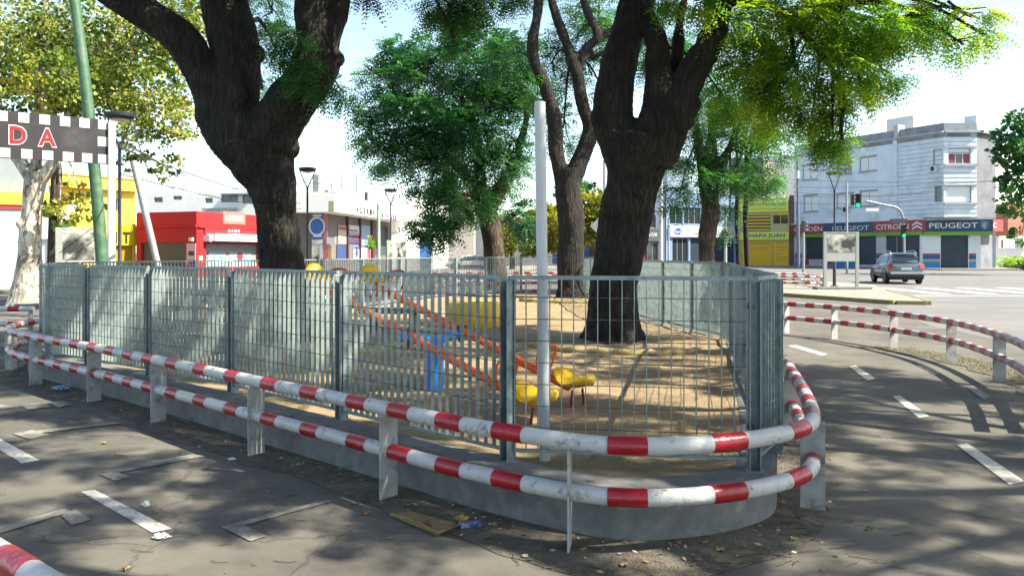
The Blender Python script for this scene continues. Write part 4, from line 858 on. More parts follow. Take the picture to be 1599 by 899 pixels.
t = thing('light_blue_tower', 'tall pale blue building rising behind the parts shop', 'building', (20, 101, 0)); Qb = Fac(P(1042, 394, 101).xy, P(1076, 394, 101).xy, t); Qb.wall(0, Qb.L, 0, Qb.Z(1050, 248), [], plaster('pale_blue_tower_wall', (.55, .68, .75), .05), back=10)
t = thing('dark_shop_building', 'dark fronted shop lettered CE CAR seen right of the big trunk', 'building', (16, 90, 0))
K_ = Fac(P(990, 394, 88).xy, P(1038, 394, 90).xy, t); ko = [K_.rect(1009, 337, 1024, 356), (K_.U(1011), K_.U(1028), .15, K_.Z(1020, 378.5)), (K_.U(998), K_.U(1010.5), .15, K_.Z(1004, 379))]
K_.wall(0, K_.L, 0, K_.Z(1015, 300), ko, plaster('dark_wall', (.12, .16, .22), .1)); K_.window(ko[0], 'glass'); K_.window(ko[1], 'glass', name='shop_door'); K_.shutter(ko[2], mat('red_door', (.5, .02, .04), .5), name='red_door')
bd = K_.pbox(1000, 357, 1031, 376.5, 0, .3, 'sign_board', mat('sign_slate', (.075, .09, .095), .5)); K_.text('CE·CAR', 1007.5, 363.5, 1023.5, 369, M['txt_w'], .306, parent=bd, bold=.01)
# ---- far middle
t = thing('far_row_building', 'long low white building with blue doors far behind the central trees', 'building', (0, 106, 0))
J = Fac(P(560, 394, 112).xy, P(1000, 394, 104).xy, t); jo = [(J.U(a), J.U(b), .1, 2.9) for a, b in ((655, 663), (666, 673), (690, 716), (733, 741), (862, 872), (912, 924), (930, 938), (955, 970))]
J.wall(0, J.L, 0, 6.2, jo, plaster('far_white_wall', (.60, .58, .55), .1)); bdoor = mat('blue_door', (.05, .16, .48), .5)
for k, o_ in enumerate(jo): J.shutter(o_, bdoor if k != 3 else M['shut_d'], name='door')
t = thing('far_pink_house', 'small pinkish roofed house seen through the dark central tree', 'house', (-9, 98, 0)); Jp = Fac(P(690, 394, 96).xy, P(740, 394, 96).xy, t); Jp.wall(0, Jp.L, 0, 7.4, [], plaster('far_cream_wall', (.62, .55, .48), .05), back=4); mb = MB(); Jp.box(-.3, Jp.L + .3, 7.4, 8.9, -4, .3, 'roof', plaster('pink_roof', (.45, .22, .2), .1))
# ---- arcade
t = thing('arcade_building', 'white shopping arcade with a wide fascia lettered GALERIA and poster covered shopfronts', 'building', (-12, 48, 0))
wf = plaster('white_fascia', (1.15, 1.13, 1.08), .04); A0, A1, A2_ = P(455, 394, 46.5).xy, P(524, 394, 46).xy, P(640, 394, 62).xy
H0, H1 = Fac(A0, A1, t), Fac(A1, A2_, t); zf0, zf1 = 3.98, 4.98
H0.box(0, H0.L, zf0, zf1 + .15, -3, 0, 'canopy', wf); H1.box(0.0, H1.L, zf0 + .002, zf1, -3, .002, 'canopy', wf)
H0.box(H0.U(489), H0.L - .1, zf0 - .001, zf0 + .62, 0, .02, 'panelling', plaster('yellowish_panel', (.55, .50, .30), .05))
for ch, x in zip('GALERIA', (552, 558, 563.5, 569, 574, 578.5, 583)): H1.text(ch, x - 1.9, 322 + (x - 550) * .17, x + 2.1, 331 + (x - 550) * .17, M['lampblack'], .012, bold=.05)
for ch, x in zip('BORGES', (597, 601.5, 606, 610.5, 614.5, 618)): H1.text(ch, x - 1.6, 333 + (x - 597) * .17, x + 1.6, 340.5 + (x - 597) * .17, M['lampblack'], .012, bold=.05)
W0, W1 = Fac((-13.6, 47.9), (-11.2, 47.5), t), Fac((-11.2, 47.5), (-8.9, 68), t)
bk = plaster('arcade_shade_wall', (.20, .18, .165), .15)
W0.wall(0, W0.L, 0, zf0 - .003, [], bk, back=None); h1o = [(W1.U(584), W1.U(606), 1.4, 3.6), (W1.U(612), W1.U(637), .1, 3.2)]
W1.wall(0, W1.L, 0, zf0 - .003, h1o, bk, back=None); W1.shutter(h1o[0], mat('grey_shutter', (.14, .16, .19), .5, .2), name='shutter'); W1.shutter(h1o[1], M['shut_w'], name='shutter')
def poster(Fx, x0, y0, x1, y1, col, n=.06, nm='poster', m=None): return Fx.pbox(x0, y0, x1, y1, n - .04, n, nm, m or mat('poster_print', col, .5, var=.05))
bp1 = poster(W0, 487.5, 330, 504.5, 373, (.03, .16, .50)); oval(W0, 495.5, 353.5, .26 * 2, .26 * 2.2, M['txt_w'], .064, 'ring', bp1); oval(W0, 495.5, 353.5, .21 * 2, .21 * 2.2, bp1.active_material, .067, 'ring_inner', bp1)
W0.pbox(489, 335, 503, 338, .062, .066, 'print_line', M['txt_w'], bp1); W0.pbox(490, 365, 503, 370, .062, .066, 'print_line', M['txt_w'], bp1)
poster(W0, 487.5, 374, 504.5, 381, (.75, .75, .74)); poster(W0, 487.5, 382, 499, 404, (.1, .35, .45), nm='portrait_poster', m=photo_mat('portrait_print', 1.8, 4.0)); poster(W0, 505.5, 334, 512, 406, (.55, .16, .22)); poster(W0, 512.5, 375, 516, 406, (.75, .3, .02))
poster(W0, 499.5, 382, 505, 404, (.66, .66, .68)); poster(W0, 516.5, 384, 520, 404, (.6, .62, .52)); poster(W0, 511, 371, 524.4, 381, (.75, .72, .74), n=.1)
ap = poster(W1, 527, 352, 539.5, 381, (.55, .48, .38)); chevron(W1, 534, W1.Z(534, 370), .55, .7, ap); [setattr(o.data.materials, '__len__', None) if False else None for o in ()]
ap.children[0].data.materials[0] = M['black'] if ap.children else None
W1.pbox(528, 354, 539, 359, .062, .07, 'red_band', strp[0], ap)
dk = mat('maroon_column', (.13, .03, .035), .5)
for a, b in ((539.8, 541.6), (559.8, 561), (578.5, 582)): W1.pbox(a, 335, b, 406, .0, .16, 'column', dk)
p1 = poster(W1, 542, 352, 559.5, 367, (.68, .70, .68)); W1.pbox(544, 359, 557, 361.5, .062, .067, 'print_line', strp[1], p1); W1.pbox(543, 363.5, 558.5, 365.5, .062, .067, 'print_line', strp[0], p1)
p2 = poster(W1, 542, 368, 559.5, 380, (.10, .07, .17)); W1.pbox(543, 370, 549, 375, .062, .067, 'print_patch', sb, p2); W1.pbox(551, 372, 558, 374, .062, .067, 'print_line', strp[0], p2)
poster(W1, 561.5, 352, 577, 384, (.28, .42, .60), nm='blue_window'); p3 = poster(W1, 551, 384, 559.5, 405, (.7, .7, .74)); oval(W1, 555.5, 395, .3, .3, sb, .064, 'badge', p3); W1.pbox(551.5, 384.5, 559.3, 389, .062, .066, 'print_patch', sb, p3)
poster(W1, 520 + 5, 382, 539.5, 406, (.05, .09, .25)); poster(W1, 561.5, 386, 572, 405, (.70, .73, .64)); poster(W1, 573, 386, 577.5, 405, (.62, .25, .3))
rt = plaster('rooftop_grey', (.40, .46, .47), .2); RW = Fac(P(512, 394, 58).xy, P(612, 394, 64).xy, t); RW.box(0, RW.L, 3.9, RW.Z(560, 301), -.3, 0, 'rooftop_wall', rt); RW.pbox(570, 300, 572, 330, .0, .15, 'pier', M['shut_d'])
mb = MB(); zr0 = RW.Z(560, 301)
for x in (520, 536, 559, 588, 604): p = RW.pt(RW.U(x), zr0, -.15); mb.tube([p, (p.x, p.y, zr0 + .5 + (.9 if x in (536, 559) else 0))], .03, 6)
mb.tube([RW.pt(-2.5, zr0 + .42, -.15), RW.pt(RW.L, zr0 + .42, -.15)], .02, 6); mb.build('roof_railing', M['lampblack'], t)
RT = Fac(P(482, 394, 60).xy, P(560, 394, 60).xy, t); RT.pbox(487, 272, 496, 302, -1, -.2, 'roof_water_tank', plaster('grey_tank', (.26, .30, .30), .1)); RT.pbox(480, 300, 512, 312, -1.2, 0, 'roof_parapet', wf); RT.pbox(547, 282, 553, 292, -.6, -.3, 'roof_antenna_frame', M['shut_w'])
t = thing('white_end_building', 'bright white low building right of the arcade partly behind the dark tree', 'building', (-6, 66, 0)); H2 = Fac(P(625, 394, 64).xy, P(700, 394, 78).xy, t); h2o = [(H2.U(655), H2.U(676), .1, 2.8)]; H2.wall(0, H2.L, 0, 6.3, h2o, wf); H2.shutter(h2o[0], bdoor, name='door')
t = thing('hazy_white_block', 'tall pale block behind the arcade roof', 'building', (-22, 72, 0)); H3 = Fac(P(395, 394, 76).xy, P(505, 394, 76).xy, t); h3o = [H3.rect(a, b, a + 9, b + 7) for a in (410, 430, 450, 470) for b in (320, 340)]; H3.wall(0, H3.L, 0, H3.Z(450, 312), h3o, wf); [H3.window(o_) for o_ in h3o]
# ---- red corner shop
t = thing('red_corner_shop', 'single storey bright red corner shop numbered 2104', 'shop', (-22, 56, 0)); rdp = plaster('red_wall_paint', (.55, .015, .02), .05)
r0, r1, r2 = P(213, 394, 57).xy, P(307, 394, 55).xy, P(407, 394, 61.5).xy; RA, RB = Fac(r0, r1, t), Fac(r1, r2, t); zr_ = 4.47
ra = [(RA.U(220), RA.U(289), .1, RA.Z(255, 379))]; RA.wall(0, RA.L, 0, zr_, ra, rdp, back=None); RA.shutter(ra[0], mat('charcoal_shutter', (.06, .06, .075), .5, var=.2), depth=.2)
rb = [(RB.U(322), RB.U(404), .6, RB.Z(360, 380))]; RB.wall(0, RB.L, 0, zr_, rb, rdp, back=None); mb = MB(); mb.prism([RA.pt(.1, 0, -.1).xy, RA.pt(RA.L - .1, 0, -.1).xy, RB.pt(RB.L, 0, -.1).xy, RA.pt(0, 0, -8).xy], zr_ - .4, zr_ - .2); mb.build('roof', sill_m, t)
RA.box(-.02, RA.L + .05, RA.Z(260, 355), RA.Z(260, 352), -.05, .14, 'ledge', rdp); RB.box(.06, RB.L, RA.Z(260, 356), RA.Z(260, 353), -.05, .14, 'ledge', rdp)
RB.shutter(rb[0], mat('shop_shutter_painted', (.45, .47, .48), .5, var=.1, vscale=3), pitch=.3)
aw = RB.pbox(322, 366, 405, 377, 0, .8, 'awning_box', wf); RB.pbox(318, 367, 324, 377, -.1, .5, 'bracket', M['shut_w']); RB.pbox(318, 356.5, 405, 366, .0, .1, 'shade_band', mat('dark_red_band', (.30, .02, .03), .6)); RB.text('2104', 353.5, 358, 372.5, 363, M['txt_w'], .11, bold=.02)
ob = RB.pbox(348, 331, 383, 350, 0.0, .02, 'faded_logo_panel', mat('faded_red', (.85, .22, .18), .6)); RB.text('LOUNGE', 352, 336, 379, 345, wf, .03, parent=ob, bold=.03)
for a, b, cc in ((328, 354, (.25, .55, .65)), (361, 395, (.30, .62, .72))):
    g_ = RB.pbox(a, 393, b, 416, -.18, -.14, 'shutter_mural', mat('mural_print', (.6, .66, .68), .5, var=.1, vscale=2, color2=cc, c2scale=1.2, c2lo=.45, c2hi=.55))
oval(RB, 377, 400, .35, .3, strp[0], -.13, 'mural_heart', g_)
vm = RA.pbox(292, 380, 306, 414, .0, .05, 'price_board', mat('price_board_pink', (.75, .45, .5), .5)); RA.pbox(295, 392, 304, 399, .052, .06, 'print_patch', M['black'], vm); RA.pbox(294, 406, 305, 413, .052, .06, 'print_patch', M['lampblack'], vm); RA.pbox(298, 371, 303, 376.5, .0, .2, 'meter_box', M['pole_white'])
RB.pbox(309, 399, 315, 406, .0, .1, 'meter_box', M['pole_white'])
t = thing('rooftop_house', 'white flat roofed house with grey balconies behind the red shop', 'building', (-24, 74, 0)); RC = Fac(P(215, 394, 76).xy, P(430, 394, 74).xy, t); rc = [RC.rect(*r_) for r_ in ((270, 306, 284, 312), (345, 304, 372, 316), (378, 303, 398, 318), (320, 309, 332, 317), (240, 308, 254, 316))]
RC.wall(0, RC.L, 0, RC.Z(300, 303), rc, plaster('white_house_wall', (1.1, 1.1, 1.08), .05)); [RC.window(o_, 'glass') for o_ in rc]; RC.pbox(352, 302, 400, 304.5, 0, .9, 'balcony_slab', sill_m); RC.pbox(320, 325, 372, 328.5, 0, .5, 'ledge', sill_m)
mb = MB(); RC.box(RC.U(352), RC.U(392), RC.Z(360, 304), RC.Z(360, 300), -4, -1, 'roof_tank', M['shut_w'])
# ---- yellow building
t = thing('yellow_building', 'tall yellow building with a black letter on its fascia left of the red shop', 'building', (-32, 56, 0)); ylw = plaster('yellow_wall_paint', (.95, .66, .08), .05); YA = Fac(P(60, 394, 52).xy, P(212, 394, 57.5).xy, t)
yo = [YA.rect(106, 317, 122, 331), YA.rect(176, 310, 186, 330), (YA.U(181), YA.U(209), .1, YA.Z(195, 384))]
YA.wall(0, YA.L, 0, YA.Z(150, 275), yo, ylw); YA.window(yo[0], M['shut_w']); YA.window(yo[1]); YA.shutter(yo[2], mat('amber_shutter', (.55, .35, .02), .5))
YA.box(0, YA.L, YA.Z(150, 296), YA.Z(150, 292), -.05, .5, 'ledge', ylw); YA.pbox(176, 353, 212, 383, 0, .12, 'fascia', plaster('fascia_yellow', (.75, .52, .0), .04)); YA.text('T', 190, 362, 201, 380, M['black'], .14, bold=.05); YA.text('I', 178, 362, 181, 380, M['black'], .14, bold=.05)
YA.box(0, YA.L, YA.Z(150, 276), YA.Z(150, 272), -.3, .12, 'parapet_cap', plaster('pale_yellow', (.75, .65, .3), .04))
# ---- white wall at the far left
t = thing('white_wall_building', 'whitewashed building with a yellow band at the far left behind the plane tree', 'building', (-24, 34, 0)); X0 = Fac(P(-260, 394, 33).xy, P(80, 394, 36).xy, t)
xo = [(X0.U(42), X0.U(78), .13, X0.Z(60, 373))]; X0.wall(0, X0.L, 0, 3.75, xo, plaster('whitewash', (.66, .72, .76), .08, (.45, .52, .56))); X0.shutter(xo[0], M['shut_w'], name='garage_door')
X0.box(0, X0.L, 3.753, 4.3, -4, .1, 'yellow_band', ylw); X0.box(0, X0.L, 3.55, 3.752, 0, .06, 'brown_band', strp[0])
X0.box(0, X0.U(55), 4.303, 6.1, -4, -1, 'upper_wall', plaster('blue_grey_wall', (.35, .42, .46), .15))
# ---- far right: white houses, salmon house, hedge
t = thing('white_side_house', 'sunlit white houses along the side street right of the corner building', 'house', (54, 96, 0)); Y0 = Fac(P(1548, 394, 98).xy, P(1600, 394, 104).xy, t); yo = [Y0.rect(1569, 300, 1573, 306), Y0.rect(1563, 374, 1567, 396), Y0.rect(1584, 372, 1598, 400)]
Y0.wall(0, Y0.L + 12, 0, Y0.Z(1575, 225), yo, plaster('sun_white_wall', (1.15, 1.13, 1.08), .04)); [Y0.window(o_) for o_ in yo]
t = thing('salmon_house', 'salmon pink house front under the tree at the right edge', 'house', (59, 95, 0)); Y1 = Fac(P(1574, 394, 94).xy, P(1640, 394, 96).xy, t); Y1.wall(0, Y1.L, Y1.Z(1590, 368), Y1.Z(1590, 318), [], plaster('salmon_wall', (.60, .22, .15), .08), back=2.5); Y1.box(0, Y1.L, 0, 2.2, -2.4, -2.2, 'base_wall', wf)
# ---- overhead wires
t = thing('overhead_wires', 'thin overhead wires strung across in front of the grey corner building', 'wires', (38, 70, 9)); wm_ = M['lampblack']
def wire(a, b, sag=.4, r=.018, par=None):
    a, b = Vector(a), Vector(b); MBw = MB(); MBw.tube([a.lerp(b, i / 14) - Vector((0, 0, 4 * sag * (i / 14) * (1 - i / 14))) for i in range(15)], r, 5); return MBw.build('wire', wm_, par)
for x0, y0, d0, x1, y1, d1 in ((1238, 281, 66, 1640, 280, 70), (1238, 292, 66, 1560, 281, 70), (1238, 300, 68, 1440, 302, 68), (1238, 306, 64, 1470, 300, 72), (1238, 317, 66, 1460, 309, 66), (1240, 262, 66, 1300, 262, 66)): wire(P(x0, y0, d0), P(x1, y1, d1), .25, .02, t)
t = thing('overhead_cables', 'two sagging cables crossing the white sky left of the large left tree', 'wires', (-15, 30, 7))
for x0, y0, d0, x1, y1, d1 in ((180, 228, 20, 470, 318, 40), (190, 272, 22, 470, 326, 44), (205, 170, 22, 230, 262, 19), (240, 290, 40, 400, 291, 40)): wire(P(x0, y0, d0), P(x1, y1, d1), .2, .016, t)
# ---- litter
def crumple(name, px, py, s, m, label, cat, z=.0, flat=.5, seed=1):
    c = G(px, py, z); bm = bmesh.new(); bmesh.ops.create_icosphere(bm, subdivisions=3, radius=1)
    vs = [(c.x + v_.co.x * s * (1 + .7 * noise.noise(v_.co * 2.3 + Vector((seed, 0, 0)))), c.y + v_.co.y * s * .8 * (1 + .7 * noise.noise(v_.co * 3 + Vector((seed, 3, 0)))), c.z + max(0, (v_.co.z + .8) * s * flat * (1 + .8 * noise.noise(v_.co * 3.1 + Vector((0, seed, 0)))))) for v_ in bm.verts]
    fs = [tuple(v_.index for v_ in f_.verts) for f_ in bm.faces]; bm.free(); o = mk(name, vs, fs, m); tag(o, label, cat); return o
pw_ = mat('tissue_paper', (.75, .76, .72), .8)
crumple('paper_ball', 228, 790, .021, pw_, 'small white ball of paper on the asphalt above the long white dash', 'litter', flat=.8)
crumple('crumpled_tissue', 252, 840, .045, pw_, 'crumpled white tissue on the asphalt below the long white dash', 'litter', seed=5, flat=.35)
crumple('plastic_scrap', 95, 608, .09, mat('blue_plastic_scrap', (.25, .42, .55), .4), 'bluish plastic scrap in the dirt near the left end of the wall', 'litter', .02, seed=3, flat=.3)
crumple('paper_scrap', 362, 717, .03, pw_, 'small white scrap in the dirt beside a rail post foot', 'litter', .0, seed=8, flat=.25)
cb = mat('cardboard', (.36, .25, .11), .85, var=.15, vscale=20)
q = [G(608, 803, .01), G(655, 798, .012), G(700, 818, .012), G(716, 822, .05), G(682, 835, .004), G(652, 822, .035), G(664, 812, .07)]
mb = MB(); mb.add([G(608, 803, .012), G(640, 797, .014), G(712, 816, .016), G(684, 835, .008), G(652, 821, .012)], [(0, 4, 3, 2, 1)]); mb.add([G(608, 803, .012), G(652, 821, .012), G(684, 835, .01), G(686, 832, .032), G(655, 815, .045), G(612, 800, .03)], [(0, 1, 4, 5), (1, 2, 3, 4)])
mb.add([G(684, 835, .01), G(716, 821, .01), G(718, 818, .045), G(686, 831, .034)], [(0, 1, 2, 3)]); mb.add([G(652, 820, .013), G(668, 811, .05), G(676, 822, .02)], [(0, 2, 1), (0, 1, 2)])
o = mb.build('cardboard_piece', cb); tag(o, 'torn flattened piece of brown cardboard lying in front of the wall', 'litter'); o.modifiers.new('thick', 'SOLIDIFY').thickness = .004
mb = MB(); c = G(737, 824, .0); mb.obox(c + Vector((-.07, -.03, .004)), (.13, .03, 0), (-.012, .055, 0), (0, 0, .03)); o = mb.build('snack_packet', mat('packet_print', (.05, .08, .3), .35, var=.3, vscale=30, color2=(.5, .5, .52), c2scale=22), bevel=.006); tag(o, 'small blue and white packet beside the cardboard', 'litter')
crumple('orange_peel', 722, 812, .035, mat('ochre_scrap', (.5, .33, .05), .6), 'ochre yellow scrap just behind the blue packet', 'litter', .01, seed=9, flat=.5)
lf_m = mat('dry_leaf', (.42, .25, .10), .8, var=.3, vscale=30)
def dry_leaf(px, py, s, rot, label, col=lf_m):
    c = G(px, py, .004); rng = random.Random(px); pts = [(0, -.5), (.16, -.30), (.5, -.34), (.32, -.08), (.62, .12), (.26, .18), (.2, .42), (0, .62), (-.2, .42), (-.26, .18), (-.62, .12), (-.32, -.08), (-.5, -.34), (-.16, -.30)]
    vs = [c + Vector((0, 0, .012 * s / .08))]; cr, sr = math.cos(rot), math.sin(rot)
    for x, y in pts: vs.append(c + Vector(((x * cr - y * sr) * s, (x * sr + y * cr) * s, rng.uniform(.1, .4) * s)))
    o = mk('fallen_leaf', vs, [(0, i + 1, (i + 1) % 14 + 1) for i in range(14)], col); tag(o, label, 'leaf'); o['group'] = 'fallen leaves on the asphalt'
dry_leaf(1125, 860, .055, .5, 'pale brown curled leaf on the dirt below the front of the wall'); dry_leaf(975, 884, .05, 2.1, 'brown leaf near the bottom edge left of the front rail curve'); dry_leaf(1238, 843, .05, 4, 'yellow green leaf on the dirt at the wall corner', mat('yellow_leaf', (.45, .42, .06), .7))
dry_leaf(573, 803, .05, 1.2, 'orange leaf to the left of the cardboard', mat('orange_leaf', (.5, .22, .05), .7)); dry_leaf(610, 841, .035, 3, 'small tan leaf below the cardboard'); dry_leaf(1090, 875, .04, 5, 'small tan leaf right of the front rail post'); dry_leaf(198, 889, .05, 2, 'brown leaf at the bottom left of the asphalt'); dry_leaf(164, 692, .06, .4, 'ochre leaf on the left lane between the faint brackets'); dry_leaf(1358, 826, .05, .4, 'green leaf beside twigs on the right lane', mat('green_leaf', (.08, .16, .03), .7))
# ------------------------------------------------------------------ loose debris (nobody could count it)
rng = np.random.default_rng(5)
def scatter(name, pts, smin, smax, m, label, z=.01):
    n_ = len(pts); c = np.array(pts); s = rng.uniform(smin, smax, n_)[:, None]; a = rng.uniform(0, 6.28, n_)
    ax = np.stack([np.cos(a), np.sin(a), rng.uniform(-.3, .3, n_)], 1); ay = np.stack([-np.sin(a), np.cos(a), rng.uniform(-.5, .5, n_)], 1) * rng.uniform(.35, .8, n_)[:, None]
    v = np.stack([c - ax * s, c + ay * s, c + ax * s, c - ay * s], 1).reshape(-1, 3); v[:, 2] = np.maximum(v[:, 2] - c[:, 2].repeat(4), -.003) + c[:, 2].repeat(4) + .004
    o = npmesh(name, v, 4, m, rng.random(n_), kind='stuff'); tag(o, label, 'debris'); return o
def tint_mat(name, ramp, rough=.8, trans=0.0, tcol=None):
    m = bpy.data.materials.new(name); m.use_nodes = True; nt = m.node_tree; b = nt.nodes['Principled BSDF']; b.inputs['Roughness'].default_value = rough
    a = nt.nodes.new('ShaderNodeAttribute'); a.attribute_name = 'tint'; r = nt.nodes.new('ShaderNodeValToRGB'); cr = r.color_ramp
    while len(cr.elements) < len(ramp): cr.elements.new(.5)
    for i, (p, c) in enumerate(ramp): cr.elements[i].position = p; cr.elements[i].color = (*c, 1)
    nt.links.new(a.outputs['Fac'], r.inputs[0]); nt.links.new(r.outputs[0], b.inputs['Base Color'])
    if trans:
        t_ = nt.nodes.new('ShaderNodeBsdfTranslucent'); mx = nt.nodes.new('ShaderNodeMixShader'); mx.inputs[0].default_value = trans
        hs = nt.nodes.new('ShaderNodeMixRGB'); hs.blend_type = 'MULTIPLY'; hs.inputs[0].default_value = 1; hs.inputs[2].default_value = (*(tcol or (1.5, 1.6, .5)), 1)
        nt.links.new(r.outputs[0], hs.inputs[1]); nt.links.new(hs.outputs[0], t_.inputs[0])
        out = nt.nodes['Material Output']; nt.links.new(b.outputs[0], mx.inputs[1]); nt.links.new(t_.outputs[0], mx.inputs[2]); nt.links.new(mx.outputs[0], out.inputs[0])
    return m
deb = tint_mat('debris_leaves', [(0, (.10, .06, .03)), (.4, (.20, .12, .05)), (.75, (.30, .24, .12)), (1, (.42, .40, .30))])
pts = []
for k in range(2600):
    s = rng.uniform(0, rail.L); p = rail.at(s)
    if p.y > 14: continue
    d_ = rail.dir(s); o = abs(rng.normal(0, .13)); sg = -1
    nrm = Vector((-d_.y, d_.x)); cc = Vector((-1.4, 13))
    if nrm.dot(cc - p) < 0: nrm = -nrm
    q = p + nrm * (.2 - o * 1.8); pts.append((q.x, q.y, .012))
scatter('leaf_litter', pts, .006, .026, deb, 'dry leaf bits and crumbs gathered in the dirt along the foot of the wall')
pts = [(rng.uniform(-7, 8), y, .002) for y in rng.uniform(2.6, 15, 900)]; pts = [p for p in pts if not (-.9 * p[0] + 4.6 < p[1] and p[0] < 2.2 + .2 * (p[1] - 5))]
scatter('asphalt_debris', pts, .004, .012, deb, 'tiny leaf crumbs sprinkled over the asphalt lanes')
pts = []
for k in range(1500):
    r_ = math.sqrt(rng.random()) * .96; p = ctr.lerp(k_in[rng.integers(0, n)], r_); pts.append((p.x, p.y, .285))
scatter('sand_debris', pts, .008, .025, deb, 'dry leaf bits scattered on the playground sand')
# twigs
mb = MB(); tr = random.Random(3)
for k in range(70):
    if k < 45: c = G(tr.uniform(760, 1260), tr.uniform(858, 896)) if k % 2 else G(tr.uniform(1180, 1420), tr.uniform(800, 895))
    else: c = G(tr.uniform(60, 560), tr.uniform(700, 890))
    a = tr.uniform(-.5, .5) + (math.pi if tr.random() < .5 else 0) + (0 if k % 3 else 1); L = tr.uniform(.05, .16); p = [c + Vector((0, 0, .005))]
    for j in range(3): a += tr.uniform(-.5, .5); p.append(p[-1] + Vector((math.cos(a) * L / 3, math.sin(a) * L / 3, tr.uniform(0, .004))))
    mb.tube(p, tr.uniform(.0012, .0028), 4)
o = mb.build('fallen_twigs', mat('twig_bark', (.10, .065, .04), .9), kind='stuff'); tag(o, 'thin dry twigs lying on the asphalt in front of the wall', 'twigs')
# dry grass strip beyond the right rail
def grass(name, poly_pts, n_, h, m, label):
    c = np.array([poly_pts() for _ in range(n_)]); a = rng.uniform(0, 6.28, n_); hh = rng.uniform(.4, 1, n_) * h
    dx = np.stack([np.cos(a), np.sin(a), np.zeros(n_)], 1) * .006; tip = np.stack([rng.normal(0, .4, n_) * hh, rng.normal(0, .4, n_) * hh, hh], 1)
    v = np.stack([c - dx, c + dx, c + tip], 1).reshape(-1, 3); o = npmesh(name, v, 3, m, rng.random(n_), kind='stuff'); tag(o, label, 'grass')
gm = tint_mat('dry_grass', [(0, (.16, .15, .05)), (.5, (.30, .27, .08)), (1, (.22, .25, .07))])
rr = Path(catmull([Vector(q) for q in [(6.4, 14.0), (6.72, 13.0), (6.85, 12.0), (6.75, 11.0), (6.5, 9.9), (6.1, 8.8), (5.5, 7.4)]], 8, False), False)
def gp():
    p = rr.at(rng.uniform(0, rr.L)); return (p.x + rng.normal(0, .16), p.y + rng.normal(0, .1), .0)
grass('dry_grass', gp, 2400, .045, gm, 'patchy dry yellow grass on the dirt strip beyond the right guard rail')
v = [(rr.at(s).x + w + .06 * math.sin(s * 7) * (1 if w > 0 else -1), rr.at(s).y, .0075) for w in (-.34, .36) for s in np.linspace(0, rr.L, 60)]
mk('dirt_strip', v, [(j, j + 60, j + 61, j + 1) for j in range(59)], M['dirt'], kind='structure')

# ------------------------------------------------------------------ trees
def bark_mat(name, c1, c2, scale=1.0, light=None, bump=1.0, lo=.38, hi=.6):
    m = bpy.data.materials.new(name); m.use_nodes = True; nt = m.node_tree; b = nt.nodes['Principled BSDF']; b.inputs['Roughness'].default_value = .92
    g = nt.nodes.new('ShaderNodeNewGeometry'); mp = nt.nodes.new('ShaderNodeMapping'); mp.inputs['Scale'].default_value = (15 * scale, 15 * scale, 1.7 * scale)
    nt.links.new(g.outputs['Position'], mp.inputs[0])
    dn = nt.nodes.new('ShaderNodeTexNoise'); dn.inputs['Scale'].default_value = 4; nt.links.new(g.outputs['Position'], dn.inputs['Vector'])
    ad = nt.nodes.new('ShaderNodeMixRGB'); ad.blend_type = 'ADD'; ad.inputs[0].default_value = 1.3; nt.links.new(mp.outputs[0], ad.inputs[1]); nt.links.new(dn.outputs['Color'], ad.inputs[2])
    vo = nt.nodes.new('ShaderNodeTexVoronoi'); vo.feature = 'DISTANCE_TO_EDGE'; vo.inputs['Scale'].default_value = 1; nt.links.new(ad.outputs[0], vo.inputs['Vector'])
    no = nt.nodes.new('ShaderNodeTexNoise'); no.inputs['Scale'].default_value = 2.2; no.inputs['Detail'].default_value = 8; no.inputs['Roughness'].default_value = .7; nt.links.new(ad.outputs[0], no.inputs['Vector'])
    r = nt.nodes.new('ShaderNodeValToRGB'); r.color_ramp.elements[0].position = lo; r.color_ramp.elements[1].position = hi; r.color_ramp.elements[0].color = (*c1, 1); r.color_ramp.elements[1].color = (*c2, 1)
    nt.links.new(no.outputs[0], r.inputs[0]); src = r.outputs[0]
    mr = nt.nodes.new('ShaderNodeMapRange'); mr.inputs[2].default_value = .22; mr.inputs[3].default_value = .5; mr.inputs[4].default_value = 1; nt.links.new(vo.outputs[0], mr.inputs[0])
    sc = nt.nodes.new('ShaderNodeVectorMath'); sc.operation = 'SCALE'; pn = nt.nodes.new('ShaderNodeTexNoise'); pn.inputs['Scale'].default_value = 3.2 * scale; pn.inputs['Detail'].default_value = 5; nt.links.new(g.outputs['Position'], pn.inputs['Vector'])
    pr = nt.nodes.new('ShaderNodeMapRange'); pr.inputs[1].default_value = .35; pr.inputs[2].default_value = .68; pr.inputs[3].default_value = .5; pr.inputs[4].default_value = 1.5; nt.links.new(pn.outputs[0], pr.inputs[0])
    pm_ = nt.nodes.new('ShaderNodeMath'); pm_.operation = 'MULTIPLY'; nt.links.new(pr.outputs[0], pm_.inputs[0]); nt.links.new(mr.outputs[0], pm_.inputs[1])
    nt.links.new(src, sc.inputs[0]); nt.links.new(pm_.outputs[0], sc.inputs['Scale']); nt.links.new(sc.outputs[0], b.inputs['Base Color'])
    ma = nt.nodes.new('ShaderNodeMath'); ma.operation = 'ADD'; nt.links.new(mr.outputs[0], ma.inputs[0]); nt.links.new(no.outputs[0], ma.inputs[1])
    bp = nt.nodes.new('ShaderNodeBump'); bp.inputs['Strength'].default_value = bump; bp.inputs['Distance'].default_value = .035; nt.links.new(ma.outputs[0], bp.inputs['Height']); nt.links.new(bp.outputs[0], b.inputs['Normal'])
    return m
bk1 = bark_mat('dark_furrowed_bark', (.004, .0032, .0025), (.050, .043, .033), bump=1.0, lo=.36, hi=.72); bk2 = bark_mat('brown_bark', (.025, .018, .012), (.13, .095, .06), .8)
